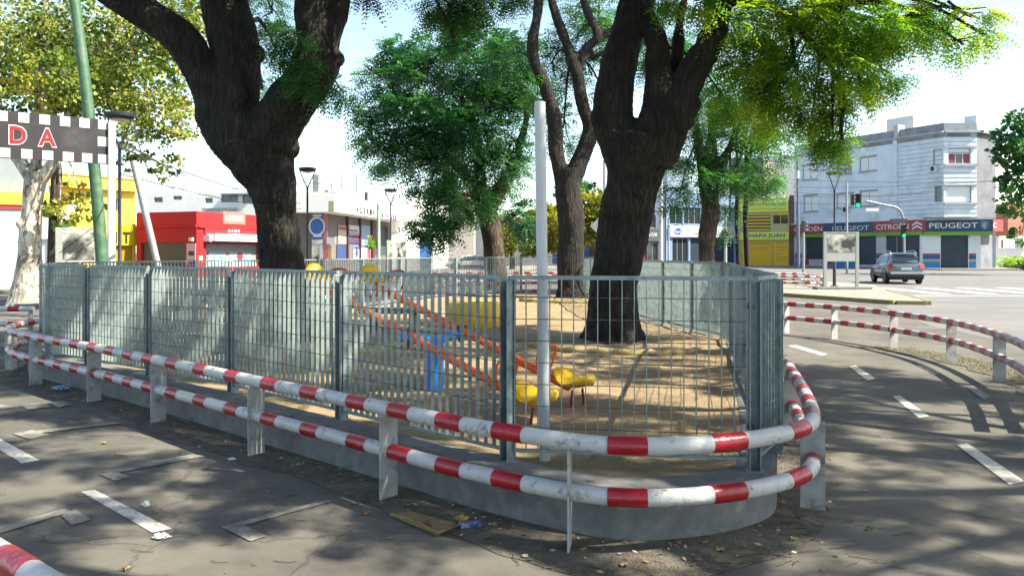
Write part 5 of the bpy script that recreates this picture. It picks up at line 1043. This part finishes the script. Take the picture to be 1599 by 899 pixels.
bkp = bark_mat('mottled_plane_bark', (.13, .11, .075), (.56, .51, .42), .34, bump=.25, lo=.40, hi=.50)
def limb_pts(spec, sub=5):
    pts = [P(px, py, d) for px, py, d, w in spec]; rad = [w / 2 * d / F for px, py, d, w in spec]
    q = catmull([Vector((*p, )) for p in pts], sub, False); rr_ = []
    for i in range(len(q)):
        t = i / sub; a = min(int(t), len(rad) - 1); b = min(a + 1, len(rad) - 1); f_ = t - a; f_ = f_ * f_ * (3 - 2 * f_); rr_.append(rad[a] * (1 - f_) + rad[b] * f_)
    return q, rr_
def catv(spec): return limb_pts(spec)
def trunk(name, limbs, m, parent, voxel=.03, disp=.02, roots=None, knobs=(), twigs=()):
    mb = MB()
    for spec in limbs: q, r_ = limb_pts(spec); mb.tube(q, r_, 18)
    for c, r_ in knobs:
        bm = bmesh.new(); bmesh.ops.create_icosphere(bm, subdivisions=3, radius=r_); mb.add([v_.co + c for v_ in bm.verts], [tuple(v_.index for v_ in f_.verts) for f_ in bm.faces]); bm.free()
    if roots:
        c, r0, k, L = roots
        for i in range(k):
            a = 6.283 * i / k + .4 * math.sin(i * 5); e = Vector((math.cos(a), math.sin(a), 0)); mb.tube([c + e * r0 * .35 + Vector((0, 0, .5)), c + e * r0 * .8 + Vector((0, 0, .14)), c + e * (r0 + L) + Vector((0, 0, -.06))], [.17, .14, .05], 10)
    me = bpy.data.meshes.new('t'); me.from_pydata(mb.v, [], mb.f); o = bpy.data.objects.new('t', me); COL.objects.link(o)
    rm = o.modifiers.new('r', 'REMESH'); rm.mode = 'VOXEL'; rm.voxel_size = voxel; sm = o.modifiers.new('s', 'SMOOTH'); sm.factor = .5; sm.iterations = 3
    dg = bpy.context.evaluated_depsgraph_get(); dg.update(); m2 = bpy.data.meshes.new_from_object(o.evaluated_get(dg)); bpy.data.objects.remove(o)
    nv = len(m2.vertices); co = np.empty(nv * 3); m2.vertices.foreach_get('co', co); co = co.reshape(-1, 3); no_ = np.empty(nv * 3); m2.vertices.foreach_get('normal', no_); no_ = no_.reshape(-1, 3)
    if disp:
        dsp = np.array([noise.noise(Vector((x * 2.0, y * 2.0, z * 1.1))) * 1.6 + noise.ridged_multi_fractal(Vector((x * 9, y * 9, z * 2.2)), 1, 2, 3, 1, 2) * .55 - .5 for x, y, z in co]) * disp
        co = co + no_ * dsp[:, None]
    pl_ = np.array(WL[parent.name]); me = bpy.data.meshes.new('trunk'); m2.vertices.foreach_set('co', (co - pl_).ravel()); m2.materials.clear(); m2.materials.append(m)
    m2.polygons.foreach_set('use_smooth', [True] * len(m2.polygons)); m2.update(); m2.name = 'trunk'
    return link('trunk', m2, WL[parent.name], parent)
def nrmz(a): return a / np.maximum(1e-9, np.linalg.norm(a, axis=1))[:, None]
def fronds(Pn, D, L, npair, ll, lw, droop=.35):
    """pinnate fronds -> quads (N*npair*2*4,3) and count per frond"""
    N = len(Pn); up = np.tile(np.array([0, 0, 1.0]), (N, 1)) + rng.normal(0, .35, (N, 3)); S = nrmz(np.cross(D, up)); out = []
    L = L[:, None]
    for i in range(npair):
        t = (i + .6) / npair; c = Pn + D * L * t; c = c - np.array([0, 0, 1.0]) * (L * droop * t * t); tl = math.sin(math.pi * (.15 + .8 * t)) ** .6
        for sg in (-1, 1):
            dr = nrmz(S * sg + D * .35 + rng.normal(0, .12, (N, 3)) + np.array([0, 0, -.25])); w = nrmz(np.cross(dr, np.cross(S, D))) ; a = c; b = c + dr * (ll * tl); m_ = c + dr * (ll * tl * .5)
            wv = nrmz(D * 1.0) * lw / 2
            out.append(np.stack([a, m_ - wv, b, m_ + wv], 1))
    v = np.stack(out, 1).reshape(-1, 3); return v, npair * 2
def leaves(Pn, D, s):
    N = len(Pn); up = rng.normal(0, 1, (N, 3)); S = nrmz(np.cross(D, up)); s = s[:, None]; U = np.cross(S, D)
    return np.stack([Pn, Pn + D * s * .35 - S * s * .45 + U * s * .08, Pn + D * s * .75 - S * s * .25, Pn + D * s, Pn + D * s * .75 + S * s * .25, Pn + D * s * .35 + S * s * .45 + U * s * .08], 1).reshape(-1, 3)
def crown(parent, m, clumps, kind='frond', size=.4, npair=7, ll=.075, lw=.02, bark=None, links=(), name='crown', dens=1.0, sub=.30, droop=.35):
    """clumps: (centre Vector, radii (x,y,z), number of fronds). Fronds sit on random sub-clumps so that gaps stay open."""
    Pn = []; D = []; T = []; tw = MB()
    for c, r_, k in clumps:
        k = int(k * dens); ns = max(3, int(k / 26)); r_ = np.array(r_); c_ = np.array(c)
        sc = rng.normal(0, 1, (ns, 3)); sc = sc / np.linalg.norm(sc, axis=1)[:, None] * (rng.random(ns) ** .40)[:, None] * r_ + c_; tn = rng.normal(0, .22, ns) + rng.uniform(.3, .7)
        idx = rng.integers(0, ns, k); off = rng.normal(0, 1, (k, 3)) * np.minimum(r_, max(r_.min() * .6, .12)) * sub * np.array([1.25, 1.25, .7]); p = sc[idx] + off; Pn.append(p)
        d_ = nrmz(off + (p - c_) * .35 + rng.normal(0, .35, (k, 3)) * np.abs(off).mean() + np.array([0, 0, -.05])); D.append(d_); T.append(np.clip(tn[idx] + rng.normal(0, .1, k), 0, 1))
        if bark is not None and links:
            src = min(links, key=lambda q: (q - Vector(c)).length); mid = src.lerp(Vector(c), .5) + Vector((0, 0, .15 * (src - Vector(c)).length))
            r0 = .012 + .014 * (src - Vector(c)).length; tw.tube(catmull([src, mid, Vector(c)], 4, False), list(np.linspace(r0, r0 * .4, 9)), 5)
            for s_ in sc[: max(3, ns // 2)]: tw.tube([Vector(c).lerp(mid, .3 * rng.random()), Vector(c).lerp(Vector(s_), .55) + Vector((0, 0, .04)), Vector(s_)], [r0 * .4, r0 * .25, .003], 4)
    Pn = np.concatenate(Pn); D = np.concatenate(D); T = np.concatenate(T)
    if kind == 'frond':
        v, per = fronds(Pn, D, rng.uniform(.6, 1.1, len(Pn)) * size, npair, ll, lw, droop); t_ = np.clip(np.repeat(T, per) + rng.normal(0, .06, len(Pn) * per), 0, 1); nper = 4
    else: v = leaves(Pn, D, rng.uniform(.6, 1.15, len(Pn)) * size); t_ = T; nper = 6
    npmesh(name, v, nper, m, t_, parent, tuple(WL[parent.name]), kind='stuff')
    if tw.v: tw.build('branches', bark, parent, smooth=True, kind='stuff')
    return len(v) // nper
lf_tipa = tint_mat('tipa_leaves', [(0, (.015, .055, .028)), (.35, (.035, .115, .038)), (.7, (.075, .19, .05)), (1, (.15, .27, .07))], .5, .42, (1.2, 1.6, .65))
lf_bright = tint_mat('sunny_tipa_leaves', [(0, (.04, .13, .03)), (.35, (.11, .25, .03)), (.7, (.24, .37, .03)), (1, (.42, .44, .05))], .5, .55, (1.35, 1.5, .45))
lf_dark = tint_mat('dark_green_leaves', [(0, (.008, .036, .024)), (.35, (.024, .090, .040)), (.7, (.075, .20, .07)), (1, (.18, .34, .14))], .4, .35, (1.1, 1.6, .8))
lf_plane = tint_mat('plane_leaves', [(0, (.02, .05, .015)), (.3, (.08, .14, .02)), (.65, (.28, .33, .05)), (.92, (.52, .48, .12)), (1, (.42, .26, .06))], .6, .45, (1.4, 1.4, .5))
lf_far = tint_mat('yellow_green_leaves', [(0, (.08, .12, .015)), (.5, (.20, .22, .02)), (1, (.33, .29, .03))], .6, .35, (1.3, 1.3, .4))
def cl(px, py, d, rx, ry, rd, k): return (P(px, py, d), (rx * d / F, rd, ry * d / F), k)

# A: large dark tree left of centre
tA = thing('large_tree', 'huge dark forked tree with furrowed bark behind the left part of the fence', 'tree', P(440, 540, 12.6).xy.to_3d() + Vector((0, 0, .2)))
A_l = [[(446, 556, 12.6, 100), (446, 520, 12.6, 78), (445, 450, 12.6, 68), (437, 380, 12.5, 66), (431, 330, 12.4, 68), (424, 290, 12.3, 76), (408, 250, 12.25, 96), (396, 215, 12.2, 112)],
       [(420, 262, 12.25, 80), (376, 214, 12.2, 96), (352, 180, 12.2, 88), (350, 150, 12.2, 80)],
       [(352, 196, 12.2, 84), (360, 150, 12.2, 80), (368, 108, 12.2, 72), (366, 70, 12.25, 68), (358, 30, 12.3, 66), (350, -10, 12.3, 66), (345, -120, 12.3, 55), (330, -220, 12.2, 40)],
       [(345, 185, 12.15, 76), (332, 140, 12.1, 66), (306, 100, 12.0, 54), (280, 64, 11.9, 52), (248, 34, 11.8, 50), (208, 6, 11.7, 47), (160, -20, 11.6, 42), (90, -60, 11.3, 34)],
       [(398, 238, 12.2, 92), (425, 200, 12.1, 82), (450, 168, 12.0, 74), (474, 132, 11.9, 68), (490, 98, 11.8, 72), (493, 62, 11.8, 60), (488, 30, 11.8, 56), (492, -4, 11.8, 54), (500, -110, 11.8, 44), (520, -200, 12, 30)],
       [(498, 84, 11.8, 50), (512, 48, 11.85, 36), (528, 14, 11.9, 32), (540, -24, 12, 30), (580, -110, 12.2, 22)]]
kr = random.Random(8)
trunk('trunk', A_l, bk1, tA, .028, .045, roots=(Vector((P(446, 540, 12.6).x, 12.6, .25)), .36, 6, .16), knobs=[(P(523, 92, 11.8), .10), (P(402, 84, 12.2), .13), (P(321, 158, 12.2), .16), (P(450, 420, 12.25), .13), (P(415, 300, 12.0), .16), (P(440, 225, 11.9), .15), (P(372, 150, 11.9), .13), (P(452, 232, 12.2), .15), (P(500, 118, 11.6), .11)])
lkA = [P(345, -120, 12.3), P(500, -110, 11.8), P(488, 98, 11.8), P(90, -60, 11.3), P(580, -110, 12.2), P(366, 70, 12.2)]
cA = [cl(478, 95, 11.3, 30, 26, .3, 190), cl(500, 140, 11.4, 28, 20, .3, 150), cl(458, 60, 11.5, 24, 22, .3, 130), cl(535, 145, 11.7, 16, 14, .2, 34), cl(425, 20, 14.5, 40, 40, .8, 260), cl(432, 80, 15.5, 22, 34, .6, 150), cl(410, 140, 16.5, 18, 22, .5, 90), cl(560, -60, 12, 60, 40, 1, 420), cl(300, -110, 12, 110, 70, 1.8, 1300), cl(460, -150, 12.5, 120, 80, 2, 1500), cl(700, -110, 12.5, 90, 60, 1.4, 900), cl(120, -150, 11.5, 120, 80, 1.8, 1200), cl(695, 4, 13, 34, 24, .6, 320), cl(718, 34, 13, 22, 22, .4, 190), cl(712, 60, 13, 12, 14, .3, 60), cl(748, 2, 13, 30, 16, .5, 200), cl(790, -16, 13, 40, 20, .6, 260)]
crown(tA, lf_tipa, cA, size=.36, npair=7, ll=.068, lw=.026, bark=bk1, links=lkA)
# B: largest tree right of centre
tB = thing('large_tree', 'massive many stemmed dark tree with a burl standing right of the white pole', 'tree', Vector((P(960, 394, 12.7).x, 12.7, .2)))
B_l = [[(956, 556, 12.7, 104), (957, 520, 12.7, 84), (958, 460, 12.7, 74), (963, 410, 12.7, 76), (971, 360, 12.7, 78), (984, 310, 12.65, 80), (994, 265, 12.6, 88), (1000, 232, 12.55, 104), (1003, 205, 12.5, 116)],
       [(984, 255, 12.6, 74), (962, 200, 12.6, 66), (960, 156, 12.6, 62), (964, 110, 12.6, 54), (974, 66, 12.6, 48), (990, 24, 12.6, 50), (1002, -20, 12.6, 46), (1010, -140, 12.6, 36)],
       [(1010, 250, 12.5, 80), (1030, 200, 12.4, 74), (1032, 150, 12.4, 62), (1026, 105, 12.4, 38), (1026, 70, 12.4, 33), (1012, 30, 12.4, 30), (990, -10, 12.5, 28), (980, -120, 12.6, 22)],
       [(1020, 235, 12.5, 80), (1048, 184, 12.4, 64), (1066, 142, 12.3, 50), (1089, 102, 12.25, 41), (1108, 72, 12.2, 38), (1120, 42, 12.2, 33), (1122, 8, 12.2, 32), (1114, -30, 12.2, 30), (1130, -130, 12.2, 22)],
       [(1050, 120, 12.6, 26), (1058, 84, 12.6, 17), (1060, 50, 12.6, 15), (1070, 0, 12.7, 13), (1085, -60, 12.7, 10)]]
trunk('trunk', B_l, bk1, tB, .028, .045, roots=(Vector((P(957, 394, 12.7).x, 12.7, .25)), .40, 7, .16), knobs=[(P(1062, 168, 12.25), .25), (P(1048, 180, 12.2), .22), (P(1078, 162, 12.2), .14), (P(1066, 190, 12.1), .15), (P(985, 420, 12.4), .14), (P(950, 330, 12.45), .12), (P(940, 180, 12.5), .13), (P(1000, 300, 12.3), .15), (P(1120, 60, 12.1), .12)])
lkB = [P(1010, -140, 12.6), P(1130, -130, 12.2), P(1122, 8, 12.2), P(1085, -60, 12.7), P(1026, 70, 12.4), P(1180, -40, 12), P(1300, 10, 12)]
# limbs reaching right through the canopy
tw = MB()
for sp in ([(1118, 20, 12.2, 16), (1160, 0, 12.0, 14), (1220, 20, 11.9, 12), (1262, 62, 11.8, 10), (1300, 110, 11.8, 8), (1318, 160, 11.8, 6), (1310, 210, 11.8, 4)], [(1060, -40, 12.4, 22), (1150, -60, 12, 18), (1290, 2, 11.8, 12), (1340, 26, 11.8, 9), (1400, 30, 11.8, 6), (1470, 10, 11.8, 5), (1530, 30, 11.8, 3)], [(1230, 30, 11.9, 9), (1240, 90, 12, 7), (1226, 110, 12, 5), (1180, 150, 12.2, 4)], [(1480, 2, 11.8, 5), (1500, 14, 11.8, 4), (1540, 12, 11.8, 2)]):
    q, r_ = limb_pts(sp, 4); tw.tube(q, r_, 8)
tw.build('limb', bk1, tB, smooth=True)
cB = [cl(1085, 2, 11.8, 40, 20, .5, 170), cl(1150, 40, 12.2, 50, 45, .9, 480), cl(1215, 30, 12, 55, 45, .9, 560), cl(1290, 25, 11.8, 55, 45, .9, 600), cl(1350, 55, 11.8, 48, 36, .7, 430), cl(1395, 40, 11.8, 36, 34, .6, 240), cl(1170, 110, 12.4, 50, 38, .8, 420), cl(1240, 110, 12, 50, 42, .8, 520), cl(1310, 105, 11.8, 46, 42, .7, 470), cl(1270, 165, 12, 44, 28, .6, 330), cl(1345, 135, 11.9, 34, 22, .5, 210), cl(1382, 120, 11.9, 22, 18, .4, 90), cl(1200, 165, 12.6, 40, 30, .6, 260), cl(1300, 205, 11.9, 30, 22, .4, 170), cl(1316, 225, 11.9, 20, 11, .3, 80), cl(1430, 45, 11.9, 26, 28, .5, 110), cl(1465, 10, 11.8, 34, 20, .5, 120), cl(1520, 28, 11.8, 30, 22, .4, 120), cl(1540, 55, 11.8, 16, 14, .3, 50), cl(1505, 70, 11.8, 22, 14, .3, 50), cl(1130, 150, 13, 30, 30, .6, 170), cl(1480, 50, 11.8, 22, 14, .3, 46),
      cl(1500, -60, 11.6, 60, 30, .8, 300)]
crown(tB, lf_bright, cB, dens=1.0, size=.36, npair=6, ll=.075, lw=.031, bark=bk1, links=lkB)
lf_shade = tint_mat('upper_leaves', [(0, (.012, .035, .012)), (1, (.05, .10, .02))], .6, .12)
def canopy(parent, cx, cy, z, r, nclump, k, cr=(.60, .60, .40), lk=None, m=None, seed=0, avoid=None):
    rg = random.Random(seed); cs = []
    for j in range(nclump):
        a = rg.uniform(0, 6.283); q = r * math.sqrt(rg.random()); p = Vector((cx + q * math.cos(a), cy + q * math.sin(a), z + rg.uniform(-.7, .9) - .09 * q))
        if avoid and not avoid(p): continue
        s = rg.uniform(.7, 1.25); cs.append((p, (cr[0] * s, cr[1] * s, cr[2] * s), int(k * s * s)))
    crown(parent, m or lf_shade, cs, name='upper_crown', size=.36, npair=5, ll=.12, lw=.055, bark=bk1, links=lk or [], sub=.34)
above = lambda p: p.y < 1 or (p.z - 1.0 - CH) / p.y * F > HY or abs(p.x) - 1.0 > .64 * p.y
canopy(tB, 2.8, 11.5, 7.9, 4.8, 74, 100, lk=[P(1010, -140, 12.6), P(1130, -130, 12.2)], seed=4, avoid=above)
# C: slimmer forked tree behind
tC = thing('forked_tree', 'slimmer dark tree forking in two between the white pole and the massive tree', 'tree', Vector((P(890, 394, 24.6).x, 24.6, .2)))
C_l = [[(892, 470, 24.6, 56), (890, 440, 24.6, 38), (891, 390, 24.6, 40), (892, 340, 24.6, 42), (887, 300, 24.6, 40), (886, 265, 24.6, 40)],
       [(880, 290, 24.6, 26), (868, 235, 24.6, 24), (866, 190, 24.5, 23), (850, 130, 24.4, 19), (834, 95, 24.4, 18), (832, 60, 24.4, 17), (839, 20, 24.4, 16), (842, -30, 24.4, 15)],
       [(892, 282, 24.6, 30), (912, 235, 24.6, 26), (922, 200, 24.6, 22), (910, 165, 24.5, 20), (903, 125, 24.5, 20), (893, 92, 24.5, 18), (880, 55, 24.5, 16), (868, 25, 24.5, 14), (856, -20, 24.5, 12)],
       [(899, 95, 24.5, 15), (918, 74, 24.4, 12), (934, 56, 24.3, 13), (920, 25, 24.3, 12), (906, -10, 24.3, 11)], [(904, 105, 24.5, 11), (918, 84, 24.5, 11), (936, 86, 24.6, 10), (950, 78, 24.7, 9)]]
trunk('trunk', C_l, bk1, tC, .045, .03)
cC = [cl(840, 150, 25, 20, 20, .8, 90), cl(935, 40, 26, 40, 50, 1.5, 260), cl(900, 60, 27, 30, 60, 1.5, 170), cl(860, 100, 27, 30, 40, 1.2, 140), cl(925, 120, 27, 20, 30, 1, 90), cl(880, 200, 28, 26, 40, 1.2, 150), cl(945, 150, 27, 16, 40, 1, 90), cl(1000, 60, 26, 60, 50, 1.5, 300), cl(1060, 120, 26, 50, 50, 1.5, 260), cl(880, -60, 25, 120, 50, 3, 700), cl(790, 90, 25.5, 30, 25, .9, 130), cl(1040, 60, 24, 30, 50, 1, 200)]
crown(tC, lf_tipa, cC, dens=1.8, size=.6, npair=6, ll=.13, lw=.045, bark=bk1, links=[P(842, -30, 24.4), P(834, 95, 24.4), P(893, 92, 24.5), P(934, 56, 24.3)])
# D: dense dark tree in the middle distance
tD = thing('dense_tree', 'round dense dark green tree in the middle standing behind the rear fence', 'tree', Vector((P(772, 394, 31).x, 31, 0)))
D_l = [[(775, 462, 31, 46), (774, 430, 31, 34), (772, 395, 31, 33), (766, 350, 31, 32), (757, 320, 31, 34), (752, 300, 31, 34)], [(757, 330, 31, 24), (745, 300, 31, 18), (722, 270, 31, 14), (690, 235, 30.5, 10), (660, 210, 30.5, 7)], [(762, 325, 31, 26), (785, 290, 31, 22), (800, 255, 31, 18), (815, 215, 31, 12), (825, 170, 31, 8)], [(752, 310, 31, 22), (748, 260, 31, 18), (740, 200, 31, 13), (720, 150, 31, 8)]]
trunk('trunk', D_l, bk2, tD, .05, .03)
cD = [cl(690, 120, 31, 70, 50, 2, 620), cl(620, 130, 30.5, 45, 40, 1.6, 360), cl(760, 110, 31, 60, 55, 2, 560), cl(640, 200, 30, 70, 45, 2, 640), cl(600, 235, 30, 45, 28, 1.2, 220), cl(710, 210, 30, 70, 50, 2, 680), cl(780, 190, 31, 50, 60, 2, 560), cl(676, 275, 30, 46, 30, 1.6, 360), cl(712, 322, 30, 46, 34, 1.4, 400), cl(682, 362, 30, 42, 20, 1.2, 230), cl(812, 345, 32, 18, 34, .8, 150), cl(790, 260, 31, 40, 40, 1.6, 330), cl(815, 150, 31, 26, 40, 1.2, 200), cl(590, 170, 30.5, 30, 26, 1, 120), cl(640, 85, 31, 34, 20, 1, 130), cl(725, 70, 31, 40, 20, 1, 150), cl(800, 70, 31, 30, 24, 1, 120)]
crown(tD, lf_dark, cD, dens=1.9, size=.62, npair=5, ll=.17, lw=.07, bark=bk2, links=[P(660, 210, 30.5), P(825, 170, 31), P(720, 150, 31), P(757, 330, 31)])
# E: tree right of the massive one
tE = thing('branching_tree', 'dark tree with a sunlit trunk foot and feathery leaves right of the massive tree', 'tree', Vector((P(1105, 394, 26).x, 26, 0)))
E_l = [[(1104, 474, 26, 38), (1104, 430, 26, 24), (1103, 395, 26, 23), (1106, 360, 26, 27), (1110, 330, 26, 30), (1107, 300, 26, 28), (1108, 270, 26, 34)], [(1104, 285, 26, 20), (1096, 250, 26, 18), (1090, 220, 26, 14), (1086, 180, 26, 10), (1080, 130, 26, 7)], [(1108, 280, 26, 22), (1110, 240, 26, 18), (1112, 205, 26, 13), (1108, 160, 26, 8)], [(1112, 285, 26, 22), (1126, 255, 26, 17), (1140, 232, 26, 13), (1150, 205, 26, 10), (1175, 170, 26, 6)]]
trunk('trunk', E_l, bk2, tE, .045, .03)
cE = [cl(1080, 280, 25.5, 34, 30, 1, 190), cl(1130, 300, 25.5, 30, 26, .9, 130), cl(1070, 230, 26, 30, 30, 1, 150), cl(1150, 250, 26, 36, 34, 1.1, 200), cl(1185, 270, 25.5, 24, 24, .8, 110), cl(1120, 190, 26, 50, 34, 1.4, 260), cl(1180, 200, 26, 36, 30, 1, 170), cl(1220, 215, 26, 24, 22, .8, 80), cl(1075, 160, 26, 40, 36, 1.2, 200), cl(1160, 140, 26, 50, 36, 1.4, 240), cl(1195, 282, 25, 16, 10, .5, 36), cl(1060, 310, 25.5, 20, 14, .5, 60), cl(1140, 345, 27, 18, 20, .6, 60)]
crown(tE, lf_tipa, cE, dens=1.8, size=.58, npair=6, ll=.13, lw=.042, bark=bk2, links=[P(1090, 220, 26), P(1112, 205, 26), P(1140, 232, 26), P(1086, 180, 26)])
for px, w, ytop, lb in ((1152, 6, 175, 'thin young dark stemmed tree left of its twin near the workshop'), (1166, 8, 160, 'thin young dark stemmed tree in front of the workshop lettering')):
    tt = thing('slim_tree', lb, 'tree', Vector((P(px, 394, 27).x, 27, 0))); mb = MB(); q, r_ = limb_pts([(px + 3, 472, 27, w * 1.3), (px + 1, 420, 27, w), (px - 2, 340, 27, w), (px, 260, 27, w * .8), (px - 6, ytop + 30, 27, w * .6), (px - 14, ytop - 20, 27, w * .3)]); mb.tube(q, r_, 8); q, r_ = limb_pts([(px, 262, 27, w * .7), (px + 12, 215, 27, w * .5), (px + 22, 170, 27, w * .3)]); mb.tube(q, r_, 8); mb.build('trunk', bk1, tt, smooth=True)
    crown(tt, lf_tipa, [cl(px + 5, ytop + 40, 27, 40, 34, 1.1, 170), cl(px + 26, ytop + 90, 27, 26, 22, .8, 80)], size=.6, npair=6, ll=.13, lw=.042)
# F: plane trees on the left
tF = thing('plane_tree', 'pale mottled plane tree with yellowing leaves left of the fence', 'tree', Vector((P(42, 394, 25).x, 25, 0)))
F_l = [[(40, 486, 25, 62), (42, 462, 25, 48), (45, 430, 25, 40), (47, 395, 25, 33), (48, 360, 25, 30), (51, 320, 25, 28), (55, 285, 25, 30), (58, 268, 25, 30)], [(55, 285, 25, 22), (38, 262, 25, 19), (20, 235, 25, 17), (0, 190, 25, 15), (-10, 120, 25, 13), (-20, 20, 25, 9)], [(60, 282, 25, 22), (78, 262, 25, 18), (92, 230, 25, 14), (110, 160, 25, 9), (135, 90, 25, 7)], [(55, 275, 25, 16), (60, 200, 25, 14), (62, 130, 25, 13), (66, 70, 25, 12), (72, 0, 25, 10), (76, -60, 25, 8)], [(42, 370, 25, 16), (34, 352, 24.8, 12), (26, 346, 24.7, 8)]]
trunk('trunk', F_l, bkp, tF, .05, .02)
cF = [cl(30, 60, 25, 70, 60, 2, 1900), cl(120, 50, 25, 70, 60, 2, 2000), cl(210, 70, 25, 60, 56, 1.8, 1500), cl(60, 150, 24.5, 60, 30, 1.6, 1000), cl(150, 150, 25, 60, 44, 1.6, 1300), cl(240, 150, 25, 44, 44, 1.4, 850), cl(285, 190, 25, 30, 40, 1, 560), cl(225, 215, 25, 36, 30, 1, 480), cl(290, 95, 25.5, 30, 50, 1, 600), cl(262, 262, 25, 20, 20, .7, 170), cl(230, 250, 25, 16, 14, .6, 90), cl(-10, 130, 25, 50, 60, 1.6, 900), cl(110, 285, 24, 22, 10, .6, 60), cl(130, 320, 24.5, 26, 22, .6, 200), cl(95, 340, 24.5, 20, 30, .6, 160), cl(100, 120, 23, 60, 40, .8, 700), cl(185, 250, 26, 12, 40, .5, 100), cl(250, 20, 25, 60, 40, 1.6, 900), cl(300, 20, 26, 26, 50, 1, 420), cl(330, 60, 27, 30, 60, 1.2, 380)]
crown(tF, lf_plane, cF, kind='leaf', size=.135, bark=bkp, links=[P(-10, 120, 25), P(110, 160, 25), P(66, 70, 25), P(135, 90, 25), P(92, 230, 25)], dens=1.3, sub=.25)
tF2 = thing('plane_tree', 'second darker plane trunk half hidden behind the pale one and the banner', 'tree', Vector((P(86, 394, 29).x, 29, 0)))
mb = MB(); q, r_ = limb_pts([(84, 470, 29, 26), (84, 400, 29, 18), (86, 330, 29, 17), (88, 270, 29, 16), (80, 160, 29, 12), (90, 60, 29, 8)]); mb.tube(q, r_, 12); mb.build('trunk', bk2, tF2, smooth=True); crown(tF2, lf_plane, [cl(90, 110, 29, 80, 60, 2, 1500), cl(190, 110, 29, 60, 60, 2, 1100), cl(84, 330, 28.5, 18, 30, .6, 160)], kind='leaf', size=.24, bark=bk2, links=[P(90, 60, 29)])
# far foliage
for px, py, d, rx, ry, k, m_, lb in ((925, 350, 62, 50, 46, 2600, lf_far, 'bright yellow green tree far off between the two dark trunks'), (850, 365, 66, 38, 40, 1900, lf_far, 'yellow green tree far off just left of the slimmer trunk'), (800, 370, 72, 30, 30, 1100, lf_far, 'small far yellow green tree beside the dense dark tree'), (905, 300, 90, 36, 26, 900, lf_dark, 'far darker green tree top above the yellow ones')):
    tt = thing('distant_tree', lb, 'tree', Vector((P(px, 394, d).x, d, 0))); mb = MB(); mb.tube([Vector((P(px, 394, d).x, d, 0)), P(px, py, d)], [.3, .12], 8); mb.build('trunk', bk2, tt)
    crown(tt, m_, [cl(px + dx * rx, py + dy * ry, d, rx * .62, ry * .6, 1.8, k // 5) for dx, dy in ((0, 0), (-.5, .2), (.5, .1), (-.2, -.55), (.3, -.45))], kind='leaf', size=.45)
tG = thing('street_tree', 'green tree overhanging the side street at the right edge', 'tree', Vector((P(1620, 394, 58).x, 58, 0)))
mb = MB(); q, r_ = limb_pts([(1622, 432, 58, 18), (1618, 360, 58, 12), (1612, 300, 58, 9), (1600, 240, 58, 6)]); mb.tube(q, r_, 10); mb.build('trunk', bk2, tG, smooth=True)
crown(tG, lf_tipa, [cl(1588, 195, 58, 34, 24, 2, 620), cl(1600, 240, 58, 36, 30, 2, 900), cl(1585, 285, 58, 28, 20, 1.6, 480), cl(1600, 320, 58, 26, 30, 1.5, 480), cl(1596, 365, 58, 12, 16, 1, 100), cl(1640, 260, 58, 40, 60, 2, 800)], kind='leaf', size=.36, bark=bk2, links=[P(1612, 300, 58), P(1600, 240, 58)])
tt = thing('hedge', 'low bright green clipped hedge at the right edge by the side street', 'hedge', Vector((P(1600, 394, 76).x, 76, 0)))
mb = MB(); a_ = P(1572, 394, 82); b_ = P(1640, 394, 70); mb.tube([(a_.x, a_.y, .35), (b_.x, b_.y, .35)], .3, 8); mb.build('stems', bk2, tt)
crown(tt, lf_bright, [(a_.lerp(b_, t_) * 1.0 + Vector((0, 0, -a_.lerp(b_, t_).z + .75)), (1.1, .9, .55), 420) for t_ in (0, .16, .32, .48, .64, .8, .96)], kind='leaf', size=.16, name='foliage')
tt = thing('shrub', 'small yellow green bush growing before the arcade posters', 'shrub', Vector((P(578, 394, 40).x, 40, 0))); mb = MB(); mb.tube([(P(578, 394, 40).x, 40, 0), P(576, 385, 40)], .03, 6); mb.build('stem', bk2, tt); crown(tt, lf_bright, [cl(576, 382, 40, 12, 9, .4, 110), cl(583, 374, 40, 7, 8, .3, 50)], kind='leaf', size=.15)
# shade trees beside and behind the viewpoint, out of the picture
canopy(tA, -1.2, 8.2, 8.0, 4.8, 54, 80, lk=[P(500, -110, 11.8), P(345, -120, 12.3)], seed=9, avoid=above)
for k, (x, y, r_, h, cnt, cx, cy) in enumerate(((5.6, 1.5, 4.6, 7.6, 130, 3.6, 2.6), (9.6, 4.6, 4.2, 8.0, 130, 9.0, 5.6), (14.2, 5.4, 4.2, 8.2, 130, 13.6, 5.4), (5.0, -4.5, 3.6, 8.0, 110, 4.6, -3.0))):
    lb = ('shade tree standing right of the viewpoint', 'shade tree standing behind the viewpoint', 'shade tree on the avenue side off to the right', 'farthest shade tree off to the right behind the viewpoint')[k]
    tt = thing('shade_tree', lb, 'tree', Vector((x, y, 0))); mb = MB(); mb.tube([(x, y, -.05), (x + .1, y, 1.5), (x, y + .1, 3.6), (x + .2, y, h - 1)], [.34, .26, .22, .12], 12); lk = [Vector((x, y, h - 1.5))]
    for j in range(7):
        a = j * .9 + k; e = Vector((x + math.cos(a) * r_ * .75, y + math.sin(a) * r_ * .75, h + .4 * math.sin(j * 2))); mb.tube(catmull([Vector((x, y, 3.4)), Vector((x, y, 3.4)).lerp(e, .5) + Vector((0, 0, .5)), e], 4, False), list(np.linspace(.12, .03, 9)), 8); lk.append(e)
    mb.build('trunk', bk1, tt, smooth=True)
    canopy(tt, cx, cy, h, r_, (48, 48, 42, 40)[k], int(cnt * .62), lk=lk, seed=20 + k, avoid=above)
